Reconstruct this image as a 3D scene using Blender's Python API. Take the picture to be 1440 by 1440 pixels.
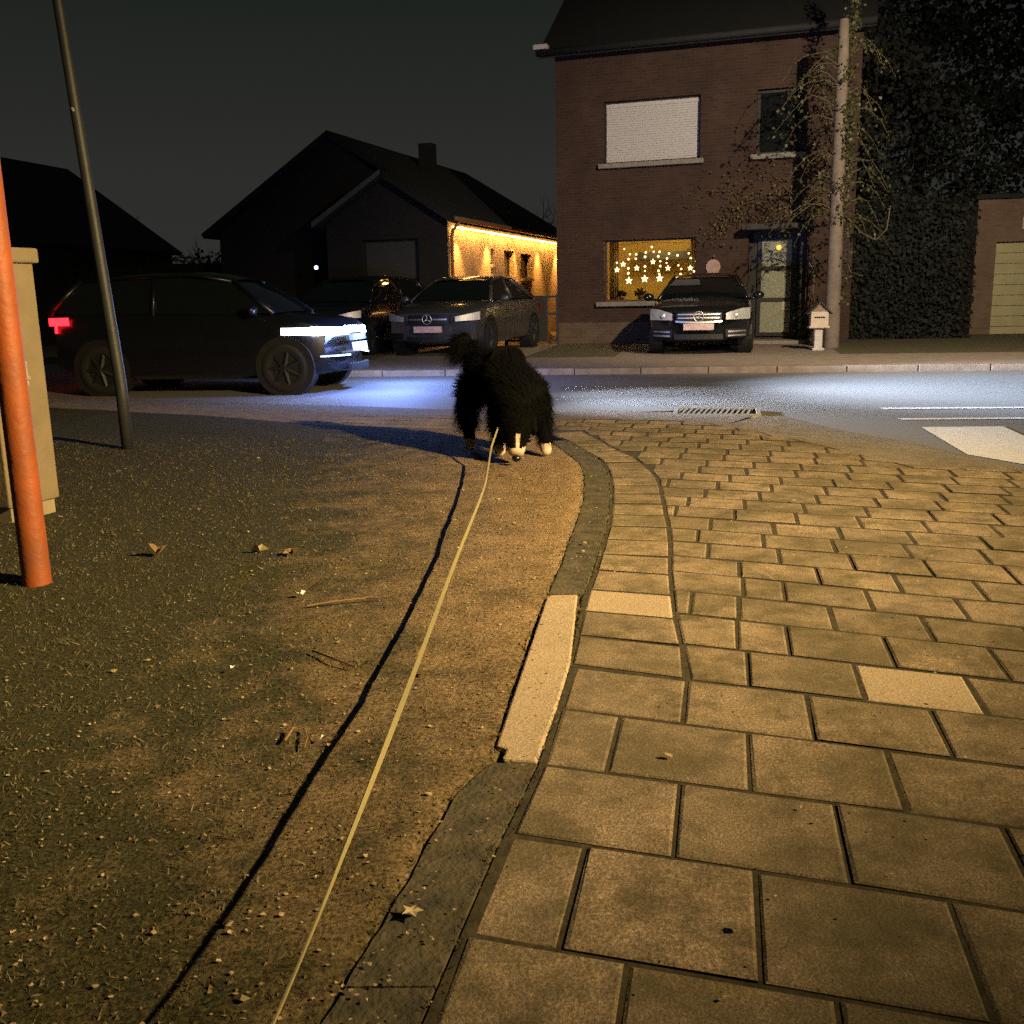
import bpy, bmesh, math, random
import numpy as np
from mathutils import Vector, Matrix, noise
random.seed(7)
rad = math.radians
S = bpy.context.scene
COL = S.collection
for o in list(bpy.data.objects): bpy.data.objects.remove(o)

# ------------------------------------------------------------------ camera
CAMH, FPX, PITCH, ROLL = 1.12, 1400.0, rad(12.1), rad(1.15)
_r0 = Vector((1, 0, 0)); _f = Vector((0, math.cos(PITCH), -math.sin(PITCH))); _u0 = Vector((0, math.sin(PITCH), math.cos(PITCH)))
_r = _r0 * math.cos(ROLL) - _u0 * math.sin(ROLL); _u = _u0 * math.cos(ROLL) + _r0 * math.sin(ROLL)
cam = bpy.data.cameras.new('camera'); cam.sensor_width = 36; cam.lens = 36 * FPX / 1440; cam.clip_start = .05; cam.clip_end = 400
cam_o = bpy.data.objects.new('camera', cam); COL.objects.link(cam_o)
m = Matrix((_r, _u, -_f)).transposed().to_4x4(); m.translation = (0, 0, CAMH); cam_o.matrix_world = m
S.camera = cam_o
def G(px, py, z=.06):
    """where the ground at height z lies for a spot measured in the photograph"""
    d = _f + _r * ((px - 720) / FPX) - _u * ((py - 720) / FPX)
    t = (z - CAMH) / d.z
    return (d.x * t, d.y * t)

# ------------------------------------------------------------------ night sky, exposure
S.view_settings.view_transform = 'Standard'; S.view_settings.look = 'None'; S.view_settings.exposure = 0; S.view_settings.gamma = 1
S.render.engine = 'CYCLES'
S.cycles.use_denoising = False
S.cycles.sample_clamp_indirect = 1.5; S.cycles.sample_clamp_direct = 0
S.cycles.max_bounces = 6; S.cycles.volume_bounces = 0
W = bpy.data.worlds.new('World'); S.world = W; W.use_nodes = True
nt = W.node_tree; nt.nodes.clear()
out = nt.nodes.new('ShaderNodeOutputWorld'); bg = nt.nodes.new('ShaderNodeBackground')
tc = nt.nodes.new('ShaderNodeTexCoord'); sp = nt.nodes.new('ShaderNodeSeparateXYZ'); rp = nt.nodes.new('ShaderNodeValToRGB')
nt.links.new(tc.outputs['Generated'], sp.inputs[0]); nt.links.new(sp.outputs['Z'], rp.inputs[0])
e = rp.color_ramp.elements
e[0].position = 0.0; e[0].color = (.027, .028, .026, 1)
e[1].position = .42; e[1].color = (.0085, .0125, .0095, 1)
x = e.new(.12); x.color = (.0245, .0245, .0225, 1)
x = e.new(.26); x.color = (.0125, .0155, .0130, 1)
nt.links.new(rp.outputs[0], bg.inputs[0]); bg.inputs[1].default_value = 1.05
nt.links.new(bg.outputs[0], out.inputs[0])

WARM = (1.0, .70, .32)
def spot(name, loc, aim, power, col, angle, blend=1., size=.1, parent=None):
    l = bpy.data.lights.new(name, 'SPOT'); l.energy = power; l.color = col; l.spot_size = rad(angle); l.spot_blend = blend; l.shadow_soft_size = size
    o = bpy.data.objects.new(name, l); COL.objects.link(o); o.location = loc
    o.rotation_euler = (Vector(aim) - Vector(loc)).to_track_quat('-Z', 'Y').to_euler()
    if parent: o.parent = parent
    return o
def point(name, loc, power, col, size=.05, parent=None):
    l = bpy.data.lights.new(name, 'POINT'); l.energy = power; l.color = col; l.shadow_soft_size = size
    o = bpy.data.objects.new(name, l); COL.objects.link(o); o.location = loc
    if parent: o.parent = parent
    return o
LAMP_A = (5.6, .5, 4.0)
LAMP_B = (6.5, 8.0, 6.6)
la = spot('street_light', LAMP_A, (LAMP_A[0] - 7.1, LAMP_A[1] + 5.96, LAMP_A[2] - 3.75), 9800, WARM, 90, 1, .05); la.scale = (1.42, .47, 1)
spot('street_light', LAMP_B, (6.0, 24, .6), 7200, (1, .80, .58), 70, .8, .08)

# ------------------------------------------------------------------ helpers
def setp(o, label=None, cat=None, group=None, kind=None):
    if label: o['label'] = label
    if cat: o['category'] = cat
    if group: o['group'] = group
    if kind: o['kind'] = kind
    return o
def empty(name, loc, rotz=0, label=None, cat=None, group=None):
    o = bpy.data.objects.new(name, None); COL.objects.link(o); o.location = loc; o.rotation_euler = (0, 0, rotz); o.empty_display_size = .2
    return setp(o, label, cat, group)

class MB:
    def __init__(s): s.v = []; s.f = []; s.m = []
    def add(s, vs, fs, mi=0):
        b = len(s.v); s.v += [tuple(p) for p in vs]
        for f in fs: s.f.append([b + i for i in f]); s.m.append(mi)
    def quad(s, a, b, c, d, mi=0): s.add([a, b, c, d], [(0, 1, 2, 3)], mi)
    def box(s, x0, x1, y0, y1, z0, z1, mi=0):
        s.add([(x0, y0, z0), (x1, y0, z0), (x1, y1, z0), (x0, y1, z0), (x0, y0, z1), (x1, y0, z1), (x1, y1, z1), (x0, y1, z1)],
              [(0, 3, 2, 1), (4, 5, 6, 7), (0, 1, 5, 4), (1, 2, 6, 5), (2, 3, 7, 6), (3, 0, 4, 7)], mi)
    def tube(s, pts, rr, n=8, mi=0, cap=True):
        pts = [Vector(p) for p in pts]
        if not hasattr(rr, '__len__'): rr = [rr] * len(pts)
        rings = []; prev = None
        for i, p in enumerate(pts):
            t = (pts[min(i + 1, len(pts) - 1)] - pts[max(i - 1, 0)]).normalized()
            if prev is None:
                a = t.cross(Vector((0, 0, 1)));
                if a.length < .05: a = t.cross(Vector((0, 1, 0)))
            else: a = prev - t * prev.dot(t)
            a.normalize(); prev = a; b = t.cross(a)
            rings.append([p + (a * math.cos(2 * math.pi * k / n) + b * math.sin(2 * math.pi * k / n)) * rr[i] for k in range(n)])
        vs = [q for r in rings for q in r]; fs = []
        for i in range(len(rings) - 1):
            for k in range(n): fs.append((i * n + k, i * n + (k + 1) % n, (i + 1) * n + (k + 1) % n, (i + 1) * n + k))
        if cap: fs += [tuple(range(n))[::-1], tuple((len(rings) - 1) * n + k for k in range(n))]
        s.add(vs, fs, mi)
    def disc(s, c, ax, r, th, n=24, mi=0):
        ax = Vector(ax).normalized(); c = Vector(c); s.tube([c - ax * th / 2, c + ax * th / 2], r, n, mi)
    def torus(s, c, ax, R, r, n=24, k=8, mi=0):
        ax = Vector(ax).normalized(); a = ax.orthogonal().normalized(); b = ax.cross(a); c = Vector(c); vs = []; fs = []
        for i in range(n):
            t = 2 * math.pi * i / n; d = a * math.cos(t) + b * math.sin(t)
            for j in range(k):
                q = 2 * math.pi * j / k; vs.append(c + d * (R + r * math.cos(q)) + ax * r * math.sin(q))
        for i in range(n):
            for j in range(k): fs.append((i * k + j, ((i + 1) % n) * k + j, ((i + 1) % n) * k + (j + 1) % k, i * k + (j + 1) % k))
        s.add(vs, fs, mi)
    def sphere(s, c, r, n=10, k=7, mi=0, sc=(1, 1, 1)):
        c = Vector(c); vs = []; fs = []
        for i in range(k + 1):
            ph = math.pi * i / k
            for j in range(n):
                t = 2 * math.pi * j / n
                vs.append(c + Vector((r * sc[0] * math.sin(ph) * math.cos(t), r * sc[1] * math.sin(ph) * math.sin(t), r * sc[2] * math.cos(ph))))
        for i in range(k):
            for j in range(n): fs.append((i * n + j, (i + 1) * n + j, (i + 1) * n + (j + 1) % n, i * n + (j + 1) % n))
        s.add(vs, fs, mi)
    def prism(s, poly, h0, h1, mi=0):
        n = len(poly); vs = [(p[0], p[1], h0) for p in poly] + [(p[0], p[1], h1) for p in poly]
        a = sum(poly[i][0] * poly[(i + 1) % n][1] - poly[(i + 1) % n][0] * poly[i][1] for i in range(n))
        top = tuple(range(n, 2 * n)); fs = [top if a > 0 else top[::-1]]
        for i in range(n):
            q = (i, (i + 1) % n, n + (i + 1) % n, n + i); fs.append(q if a > 0 else q[::-1])
        s.add(vs, fs, mi)
    def obj(s, name, mats, parent=None, smooth=False, bevel=0, loc=None):
        me = bpy.data.meshes.new(name); me.from_pydata(s.v, [], s.f)
        if not isinstance(mats, (list, tuple)): mats = [mats]
        for q in mats: me.materials.append(q)
        me.polygons.foreach_set('material_index', s.m)
        if smooth: me.polygons.foreach_set('use_smooth', [True] * len(s.f))
        me.update()
        o = bpy.data.objects.new(name, me); COL.objects.link(o)
        if parent: o.parent = parent
        if loc: o.location = loc
        if bevel:
            b = o.modifiers.new('bevel', 'BEVEL'); b.width = bevel; b.segments = 2; b.limit_method = 'ANGLE'
        return o

def newmat(name):
    mt = bpy.data.materials.new(name); mt.use_nodes = True; t = mt.node_tree
    return mt, t, t.nodes['Principled BSDF']
def N(t, typ, **kw):
    n = t.nodes.new(typ)
    for k, v in kw.items():
        if k in n.inputs: n.inputs[k].default_value = v
        else: setattr(n, k, v)
    return n
def mixc(t, fac, a, b, blend='MIX'):
    n = t.nodes.new('ShaderNodeMix'); n.data_type = 'RGBA'; n.blend_type = blend
    for i, v in ((0, fac), (6, a), (7, b)):
        if hasattr(v, 'links') or hasattr(v, 'is_linked'): t.links.new(v, n.inputs[i])
        elif i == 0: n.inputs[0].default_value = v
        else: n.inputs[i].default_value = (*v, 1) if len(v) == 3 else v
    return n.outputs[2]
def ramp(t, src, p0, p1, v0=0, v1=1):
    n = t.nodes.new('ShaderNodeMapRange'); n.inputs[1].default_value = p0; n.inputs[2].default_value = p1; n.inputs[3].default_value = v0; n.inputs[4].default_value = v1
    t.links.new(src, n.inputs[0]); return n.outputs[0]
def nz(t, scale, detail=4, rough=.55, co='Object', off=None):
    c = t.nodes.new('ShaderNodeTexCoord'); n = N(t, 'ShaderNodeTexNoise', Scale=scale, Detail=detail, Roughness=rough)
    t.links.new(c.outputs[co], n.inputs['Vector']); return n.outputs['Fac']
def bump(t, src, b, strength, dist=.01):
    n = N(t, 'ShaderNodeBump', Strength=strength, Distance=dist); t.links.new(src, n.inputs['Height']); t.links.new(n.outputs[0], b.inputs['Normal']); return n
def mat(name, col, rough=.6, metal=0, var=.25, scale=6, bmp=0, bscale=60, col2=None, spec=.5, coat=0):
    mt, t, b = newmat(name)
    b.inputs['Roughness'].default_value = rough; b.inputs['Metallic'].default_value = metal; b.inputs['Specular IOR Level'].default_value = spec; b.inputs['Coat Weight'].default_value = coat
    f = ramp(t, nz(t, scale, 6), .3, .7)
    c2 = col2 or tuple(c * (1 - var) for c in col)
    t.links.new(mixc(t, f, col, c2), b.inputs['Base Color'])
    if bmp: bump(t, nz(t, bscale, 3), b, bmp)
    return mt
def emat(name, col, st):
    mt, t, b = newmat(name); b.inputs['Base Color'].default_value = (*[min(1, c) for c in col], 1); b.inputs['Emission Color'].default_value = (*col, 1); b.inputs['Emission Strength'].default_value = st
    return mt

def brick_mat(name, c1, c2, mortar, axis='x', scale=1.0, stain=.35):
    mt, t, b = newmat(name); b.inputs['Roughness'].default_value = .9
    c = t.nodes.new('ShaderNodeTexCoord'); s = t.nodes.new('ShaderNodeSeparateXYZ'); k = t.nodes.new('ShaderNodeCombineXYZ')
    t.links.new(c.outputs['Object'], s.inputs[0]); t.links.new(s.outputs['X' if axis == 'x' else 'Y'], k.inputs[0]); t.links.new(s.outputs['Z'], k.inputs[1])
    br = N(t, 'ShaderNodeTexBrick', Scale=scale); br.inputs['Color1'].default_value = (*c1, 1); br.inputs['Color2'].default_value = (*c2, 1); br.inputs['Mortar'].default_value = (*mortar, 1)
    br.inputs['Mortar Size'].default_value = .009; br.inputs['Brick Width'].default_value = .215; br.inputs['Row Height'].default_value = .068; br.inputs['Mortar Smooth'].default_value = .2; br.inputs['Bias'].default_value = -.1
    t.links.new(k.outputs[0], br.inputs['Vector'])
    f = ramp(t, nz(t, 1.1, 7, .65), .35, .75, 1 - stain, 1.12)
    mc = mixc(t, 1.0, br.outputs['Color'], (1, 1, 1), 'MULTIPLY'); mm = t.nodes[-1]
    cc = t.nodes.new('ShaderNodeCombineXYZ')
    for i in range(3): t.links.new(f, cc.inputs[i])
    t.links.new(cc.outputs[0], mm.inputs[7]); t.links.new(mc, b.inputs['Base Color'])
    bump(t, br.outputs['Fac'], b, -.6, .012)
    return mt

# ------------------------------------------------------------------ ground materials
def soil_mat():
    mt, t, b = newmat('trodden_soil_and_moss'); b.inputs['Roughness'].default_value = .95; b.inputs['Specular IOR Level'].default_value = .2
    c = t.nodes.new('ShaderNodeTexCoord'); s = t.nodes.new('ShaderNodeSeparateXYZ'); t.links.new(c.outputs['Object'], s.inputs[0])
    fine = nz(t, 95, 5, .7); mid = nz(t, 17, 5, .6); big = nz(t, 4.5, 8, .7)
    dirt = mixc(t, ramp(t, fine, .36, .64), (.085, .056, .028), (.42, .30, .165))
    dirt = mixc(t, ramp(t, mid, .42, .7, 0, .5), dirt, (.12, .082, .036))
    grass = mixc(t, ramp(t, fine, .38, .66), (.011, .012, .005), (.074, .070, .027))
    grass = mixc(t, ramp(t, mid, .55, .72, 0, .8), grass, (.024, .026, .012))
    # moss and grass thin out towards the trodden strip beside the kerb; their dark tone also paints the light fading leftwards
    ad = t.nodes.new('ShaderNodeMath'); ad.operation = 'MULTIPLY_ADD'; ad.inputs[1].default_value = -.62; ad.inputs[2].default_value = -.10; t.links.new(s.outputs['X'], ad.inputs[0])
    ay = t.nodes.new('ShaderNodeMath'); ay.operation = 'MULTIPLY_ADD'; ay.inputs[1].default_value = -.055; t.links.new(s.outputs['Y'], ay.inputs[0]); t.links.new(ad.outputs[0], ay.inputs[2])
    a2 = t.nodes.new('ShaderNodeMath'); a2.operation = 'ADD'; t.links.new(ay.outputs[0], a2.inputs[0]); t.links.new(ramp(t, big, .25, .75, .05, .95), a2.inputs[1])
    f = ramp(t, a2.outputs[0], .02, .80)
    t.links.new(mixc(t, f, dirt, grass), b.inputs['Base Color'])
    h = t.nodes.new('ShaderNodeMath'); h.operation = 'ADD'; t.links.new(fine, h.inputs[0]); t.links.new(mid, h.inputs[1])
    bump(t, h.outputs[0], b, .6, .015)
    return mt
def tile_mat(name, ca, cb, moss=.5):
    mt, t, b = newmat(name); b.inputs['Roughness'].default_value = .9; b.inputs['Specular IOR Level'].default_value = .25
    g = t.nodes.new('ShaderNodeNewGeometry')
    base = mixc(t, ramp(t, g.outputs['Random Per Island'], 0, 1), ca, cb)
    fine = nz(t, 150, 3, .7); mid = nz(t, 9, 6, .65); sp = nz(t, 260, 2, .5)
    c = mixc(t, ramp(t, fine, .38, .60, .0, .95 if moss > .3 else .5), base, tuple(q * .26 for q in ca))
    c = mixc(t, ramp(t, nz(t, 70, 5, .8), .44, .60, 0, .75 if moss > .3 else .3), c, tuple(q * .45 for q in ca))
    c = mixc(t, ramp(t, sp, .60, .70, 0, .8), c, (.55, .47, .33))
    c = mixc(t, ramp(t, mid, .44, .68, 0, moss), c, (.062, .056, .026))
    c = mixc(t, ramp(t, nz(t, 2.6, 6, .65), .42, .62, 0, moss * .9), c, (.085, .074, .036))
    t.links.new(c, b.inputs['Base Color'])
    h = t.nodes.new('ShaderNodeMath'); h.operation = 'ADD'; t.links.new(fine, h.inputs[0]); t.links.new(mid, h.inputs[1])
    bump(t, h.outputs[0], b, .55, .006)
    return mt
def asphalt_mat():
    mt, t, b = newmat('asphalt'); b.inputs['Roughness'].default_value = .75
    fine = nz(t, 120, 3, .7); big = nz(t, .7, 5, .6)
    c = mixc(t, ramp(t, fine, .35, .65), (.15, .147, .142), (.215, .21, .20)); c = mixc(t, ramp(t, big, .4, .7, 0, .5), c, (.15, .145, .135))
    t.links.new(c, b.inputs['Base Color']); bump(t, fine, b, .15, .005)
    return mt
M_SOIL = soil_mat(); M_TILE = tile_mat('concrete_pavers', (.52, .395, .255), (.29, .235, .15), .74); M_PALE = tile_mat('pale_concrete', (.58, .46, .31), (.52, .41, .27), .10)
M_GROUT = mat('joint_dirt', (.055, .046, .022), .95, var=.6, scale=30, bmp=.5)
M_ASPH = asphalt_mat()
M_KERB = mat('mossy_kerb_stone', (.105, .085, .048), .95, var=.6, scale=14, bmp=.8, bscale=70, col2=(.032, .032, .017))
M_CONC = tile_mat('worn_concrete', (.36, .31, .24), (.33, .28, .21), .35)
M_EARTH = mat('dark_earth', (.05, .042, .026), .95, var=.5, scale=3, bmp=.6)
M_LAWN = mat('dry_lawn', (.13, .11, .045), .95, var=.5, scale=14, bmp=.9, bscale=40, col2=(.06, .056, .022))
M_FPAV = mat('far_pavement', (.30, .24, .18), .9, var=.35, scale=5, bmp=.4, bscale=50)
M_PAINT = mat('road_paint', (.78, .78, .76), .6, var=.18, scale=18, bmp=.3)

# ------------------------------------------------------------------ ground sheets
def sheet(name, poly, z, m_, thick=None):
    b = MB()
    if thick: b.prism(poly, z - thick, z)
    else:
        a = sum(poly[i][0] * poly[(i + 1) % len(poly)][1] - poly[(i + 1) % len(poly)][0] * poly[i][1] for i in range(len(poly)))
        b.add([(p[0], p[1], z) for p in (poly if a > 0 else poly[::-1])], [tuple(range(len(poly)))])
    return setp(b.obj(name, m_), kind='structure')
sheet('ground', [(-150, -60), (150, -60), (150, 250), (-150, 250)], -.85, M_EARTH)
def kfar(x): return 15.50 - .135 * x                                     # line of the far kerb
sheet('road', [(-70, -12), (60, -12), (60, kfar(60)), (-70, kfar(-70))], -.04, M_ASPH, .5)

KERB_L = [(-.36, .9), (-.31, 1.30), (-.22, 1.63), (-.14, 2.00), (-.06, 2.16), (-.045, 2.24), (.06, 3.14), (.13, 3.53), (.19, 3.88), (.25, 4.30), (.33, 4.82), (.39, 5.30), (.44, 5.94), (.45, 6.38), (.40, 6.83), (.36, 7.11), (.30, 7.50), (.20, 7.85)]
KERB_R = [(-.22, .9), (-.15, 1.30), (-.04, 1.79), (.05, 2.14), (.15, 2.69), (.25, 3.46), (.31, 3.76), (.37, 4.13), (.44, 4.54), (.50, 4.98), (.57, 5.68), (.60, 6.19), (.59, 6.54), (.53, 6.88), (.45, 7.32), (.40, 7.57), (.30, 7.95)]
STRIP_R = [(.50, 2.76), (.52, 2.97), (.54, 3.2), (.58, 3.52), (.62, 3.82), (.68, 4.18), (.72, 4.46), (.78, 4.99), (.83, 5.47), (.87, 5.79), (.86, 6.21), (.82, 6.70), (.72, 7.13), (.67, 7.53), (.58, 8.02)]
EDGE_FAR = [(.20, 7.86), (-.10, 8.18), (-.47, 8.34), (-1.60, 8.75), (-2.9, 9.68), (-4.7, 10.7), (-9, 13.1), (-30, 21.0)]   # where the soil ends towards the road
GUT_IN = [(-30, 21.4), (-9, 13.3), (-4.7, 11.25), (-1.98, 9.95), (-.5, 9.05), (.40, 8.88), (1.33, 8.70), (1.79, 8.25)]     # pavement edge at the gutter
GUT_OUT = [(-30, 22.2), (-9, 14.3), (-4.7, 12.6), (-2.25, 11.5), (-.57, 10.65), (.48, 10.5), (1.35, 10.25), (1.95, 9.95), (2.45, 9.75)]
APRON_IN = [(1.79, 8.25), (2.09, 7.40), (2.34, 6.52), (2.45, 6.08), (2.85, 5.90), (3.3, 5.75), (4.2, 5.2), (6, 4.2), (9, 2.5), (14, 0)]
APRON_OUT = [(2.57, 9.75), (2.81, 8.43), (3.11, 7.74), (3.21, 7.11), (3.35, 6.41), (3.9, 5.95), (4.8, 5.5), (6.6, 4.8), (9.6, 3.1), (15, .3)]
def fx(poly, y):                                                          # x of a kerb line at depth y
    for (x0, y0), (x1, y1) in zip(poly, poly[1:]):
        if y0 <= y <= y1: return x0 + (x1 - x0) * (y - y0) / (y1 - y0)
    return poly[0][0] + (poly[1][0] - poly[0][0]) * (y - poly[0][1]) / (poly[1][1] - poly[0][1]) if y < poly[0][1] else poly[-1][0]
def inside(p, poly):
    c = False; n = len(poly)
    for i in range(n):
        a, b = poly[i], poly[(i + 1) % n]
        if (a[1] > p[1]) != (b[1] > p[1]) and p[0] < (b[0] - a[0]) * (p[1] - a[1]) / (b[1] - a[1]) + a[0]: c = not c
    return c

# soil verge on the left: a fine grid that dips and rises a little
def soil():
    b = MB(); vs = []; rows = []
    ys = list(np.concatenate([np.arange(-8, .8, .8), np.arange(.8, 4.4, .04), np.arange(4.4, 8.0, .08), np.arange(8.0, 22, .35)]))
    for y in ys:
        if y <= 7.85: xr = fx(KERB_L, y) + .006 + .012 * noise.noise((y * 13, 7, 0)) + .006 * noise.noise((y * 41, 3, 0))
        else:
            xr = None
            for (x0, y0), (x1, y1) in zip(EDGE_FAR, EDGE_FAR[1:]):
                if y0 <= y <= y1: xr = x0 + (x1 - x0) * (y - y0) / (y1 - y0)
            if xr is None: xr = -32
        us = np.concatenate([np.linspace(0, 1, 64) ** 1.0 * 2.6, np.linspace(2.7, 6, 14), np.linspace(7, 30, 8)])
        rows.append(len(vs))
        for u_ in us:
            x_ = xr - u_; h = .062 + .012 * noise.noise((x_ * 1.3, y * 1.3, 3)) + .005 * noise.noise((x_ * 6, y * 6, 9)) + .003 * noise.noise((x_ * 20, y * 20, 1))
            if u_ < .06: h = min(h, .066)
            if u_ == 0: h = .052
            vs.append((x_, y, h))
    k = len(us); fs = []
    for i in range(len(ys) - 1):
        for j in range(k - 1): fs.append((rows[i] + j + 1, rows[i] + j, rows[i + 1] + j, rows[i + 1] + j + 1))
    b.add(vs, fs)
    return setp(b.obj('verge', M_SOIL, smooth=True), kind='structure')
verge = soil()

# pavement: a bed, then every slab laid on it
PAV = [(-.3, -6)] + KERB_R[:] + [(.0, 8.2), (-.47, 8.35), (-1.6, 8.76), (-2.9, 9.7), (-4.7, 10.72), (-9, 13.12), (-30, 21.1)] + GUT_IN + APRON_IN[1:] + [(14, -6)]
sheet('pavement_bed', PAV, .0558, M_GROUT, .3)
def sheet_between(name, A, B, za, zb, m_, n=1):
    b = MB(); nA = 60
    def res(P):
        d = [0]
        for p, q in zip(P, P[1:]): d.append(d[-1] + math.dist(p, q))
        o = []
        for i in range(nA + 1):
            t = d[-1] * i / nA; k = max(j for j in range(len(P) - 1) if d[j] <= t + 1e-9); f = (t - d[k]) / max(1e-9, d[k + 1] - d[k])
            o.append((P[k][0] + (P[k + 1][0] - P[k][0]) * f, P[k][1] + (P[k + 1][1] - P[k][1]) * f))
        return o
    a, c = res(A), res(B)
    for i in range(nA):
        q = [(*a[i], za), (*a[i + 1], za), (*c[i + 1], zb), (*c[i], zb)]
        ar = (q[1][0] - q[0][0]) * (q[2][1] - q[0][1]) - (q[2][0] - q[0][0]) * (q[1][1] - q[0][1])
        b.add(q if ar > 0 else q[::-1], [(0, 1, 2, 3)])
    return setp(b.obj(name, m_), kind='structure')
sheet_between('gutter', GUT_IN, GUT_OUT, .058, -.032, M_CONC)
sheet_between('kerb_ramp', APRON_IN, APRON_OUT, .058, -.034, M_CONC)
# thin band of trodden paving between soil and gutter on the left
sheet_between('trodden_edge', EDGE_FAR[:0:-1], GUT_IN[:5], .057, .0575, mat('dusty_paving', (.22, .17, .11), .95, var=.5, scale=9, bmp=.6, bscale=60))

M_SIDE = mat('dirt_caked_edge', (.016, .013, .007), .95)
tiles = MB()
def tile(c4, z, mi=0):
    """one slab: four corners (near-left, near-right, far-right, far-left), worn edges, its own small tilt"""
    cx = sum(p[0] for p in c4) / 4; cy = sum(p[1] for p in c4) / 4
    tx, ty, dz = random.gauss(0, .006), random.gauss(0, .006), random.gauss(0, .0012)
    lu = max(.05, (math.dist(c4[0], c4[1]) + math.dist(c4[3], c4[2])) / 2); lv = max(.05, (math.dist(c4[0], c4[3]) + math.dist(c4[1], c4[2])) / 2)
    def ringq(ga, gb, zz):
        o = []
        for (a, b_) in ((0, 0), (1, 0), (1, 1), (0, 1)):
            a2 = abs(a - min(.4, ga * random.uniform(.85, 1.15) / lu)); b2 = abs(b_ - min(.4, gb * random.uniform(.85, 1.15) / lv))
            n0 = (c4[0][0] + (c4[1][0] - c4[0][0]) * a2, c4[0][1] + (c4[1][1] - c4[0][1]) * a2); n1 = (c4[3][0] + (c4[2][0] - c4[3][0]) * a2, c4[3][1] + (c4[2][1] - c4[3][1]) * a2)
            q = (n0[0] + (n1[0] - n0[0]) * b2, n0[1] + (n1[1] - n0[1]) * b2); o.append((q[0], q[1], z + zz + dz + (q[0] - cx) * tx + (q[1] - cy) * ty))
        return o
    ga, gb = .0026 + .0008 * cy, .0010 + .0026 * cy
    lo = ringq(ga, gb, -.012); mid = ringq(ga + .0015, gb + .0015, -.003); hi = ringq(ga + .008, gb + .007, 0)
    vs = lo + mid + hi; fs = [(8, 9, 10, 11)]
    for a in (0, 4):
        for i in range(4): fs.append((a + i, a + (i + 1) % 4, a + 4 + (i + 1) % 4, a + 4 + i))
    tiles.add(vs, fs, mi)
    for q in range(1, 5): tiles.m[-1 - q - 3] = 2                        # the sides down in the joint are caked with dirt
def nearest(p):
    best = None
    for (x0, y0), (x1, y1) in zip(GUT_IN[1:] + APRON_IN[1:], GUT_IN[2:] + APRON_IN[1:] + [(14, -6)]):
        t = max(0, min(1, ((p[0] - x0) * (x1 - x0) + (p[1] - y0) * (y1 - y0)) / max(1e-9, (x1 - x0) ** 2 + (y1 - y0) ** 2))); c = (x0 + (x1 - x0) * t, y0 + (y1 - y0) * t); d = math.dist(c, p)
        if best is None or d < best[0]: best = (d, c)
    return best[1]
ROWS = {-2: (-.28, .68), -1: (-.29, 1.0), 0: (-.302, 1.333), 1: (-.324, 1.67), 2: (-.337, 1.994), 3: (-.371, 2.321), 4: (-.391, 2.641), 5: (-.419, 2.951), 6: (-.455, 3.277), 7: (-.475, 3.575), 8: (-.462, 3.845), 9: (-.44, 4.10), 10: (-.42, 4.365)}
for k in range(11, 44): ROWS[k] = (-.42 + .002 * (k - 11), 4.365 + .268 * (k - 10))
JN = {0: [.10, .41, .73], 1: [.33, .64], 2: [.236, .54, .84], 3: [.453, .755, 1.043], 4: [.675, .957, 1.23], 5: [.711, .855, 1.127, 1.40], 6: [.625, .777, 1.058, 1.325], 7: [.85, .985, 1.25, 1.52], 8: [.895, 1.167, 1.425, 1.68], 9: [.828, 1.097, 1.36, 1.62]}
PAVP = PAV
for k in range(-2, 43):
    (a0, b0), (a1, b1) = ROWS[k], ROWS[k + 1]
    sx = .31 if k < 4 else .27
    if k in JN: js = JN[k][:]
    else: js = [.82 + (.135 if k % 2 else 0) + random.uniform(-.03, .03) - .012 * (k - 10)]
    while js[-1] < 9: js.append(js[-1] + sx * random.uniform(.985, 1.02))
    while js[0] > -1.5: js.insert(0, js[0] - sx)
    ln = lambda a, b, x_: b + a * (x_ - .5)
    def foot(a, b, xm, lo):                                              # joint crossing of a row line
        yy = ln(a, b, xm); ym = (ln(a0, b0, xm) + ln(a1, b1, xm)) / 2; x_ = xm + .2 * (yy - ym); return (x_, ln(a, b, x_))
    def edge(a, b):                                                       # left edge of the field on a row line
        x_ = .3
        for _ in range(30):
            y_ = ln(a, b, x_); x_ = fx(KERB_R, y_) + .012 if k < 4 else fx(STRIP_R, max(y_, 2.62)) + .004
        return (x_, ln(a, b, x_))
    if ln(a0, b0, .5) < 8.1: e0, e1 = edge(a0, b0), edge(a1, b1)
    else: e0, e1 = (-9, ln(a0, b0, -9)), (-9, ln(a1, b1, -9))
    for i in range(len(js) - 1):
        q = [foot(a0, b0, js[i], 1), foot(a0, b0, js[i + 1], 1), foot(a1, b1, js[i + 1], 0), foot(a1, b1, js[i], 0)]
        if q[1][0] < e0[0] + .03 or q[2][0] < e1[0] + .03: continue
        if q[0][0] < e0[0]: q[0] = e0
        if q[3][0] < e1[0]: q[3] = e1
        cx = sum(p[0] for p in q) / 4; cy = sum(p[1] for p in q) / 4
        if cy < .55: continue
        if k >= 4:
            ins = [inside(p, PAVP) for p in q]
            if not any(ins): continue
            if not all(ins):                                              # slabs cut to fit along the edge
                q = [p if ok else nearest(p) for p, ok in zip(q, ins)]
                if abs(sum(q[a][0] * q[(a + 1) % 4][1] - q[(a + 1) % 4][0] * q[a][1] for a in range(4))) < .012: continue
        tile(q, .06, 1 if (k == 4 and abs(js[i] - .957) < .01) else 0)
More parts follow.
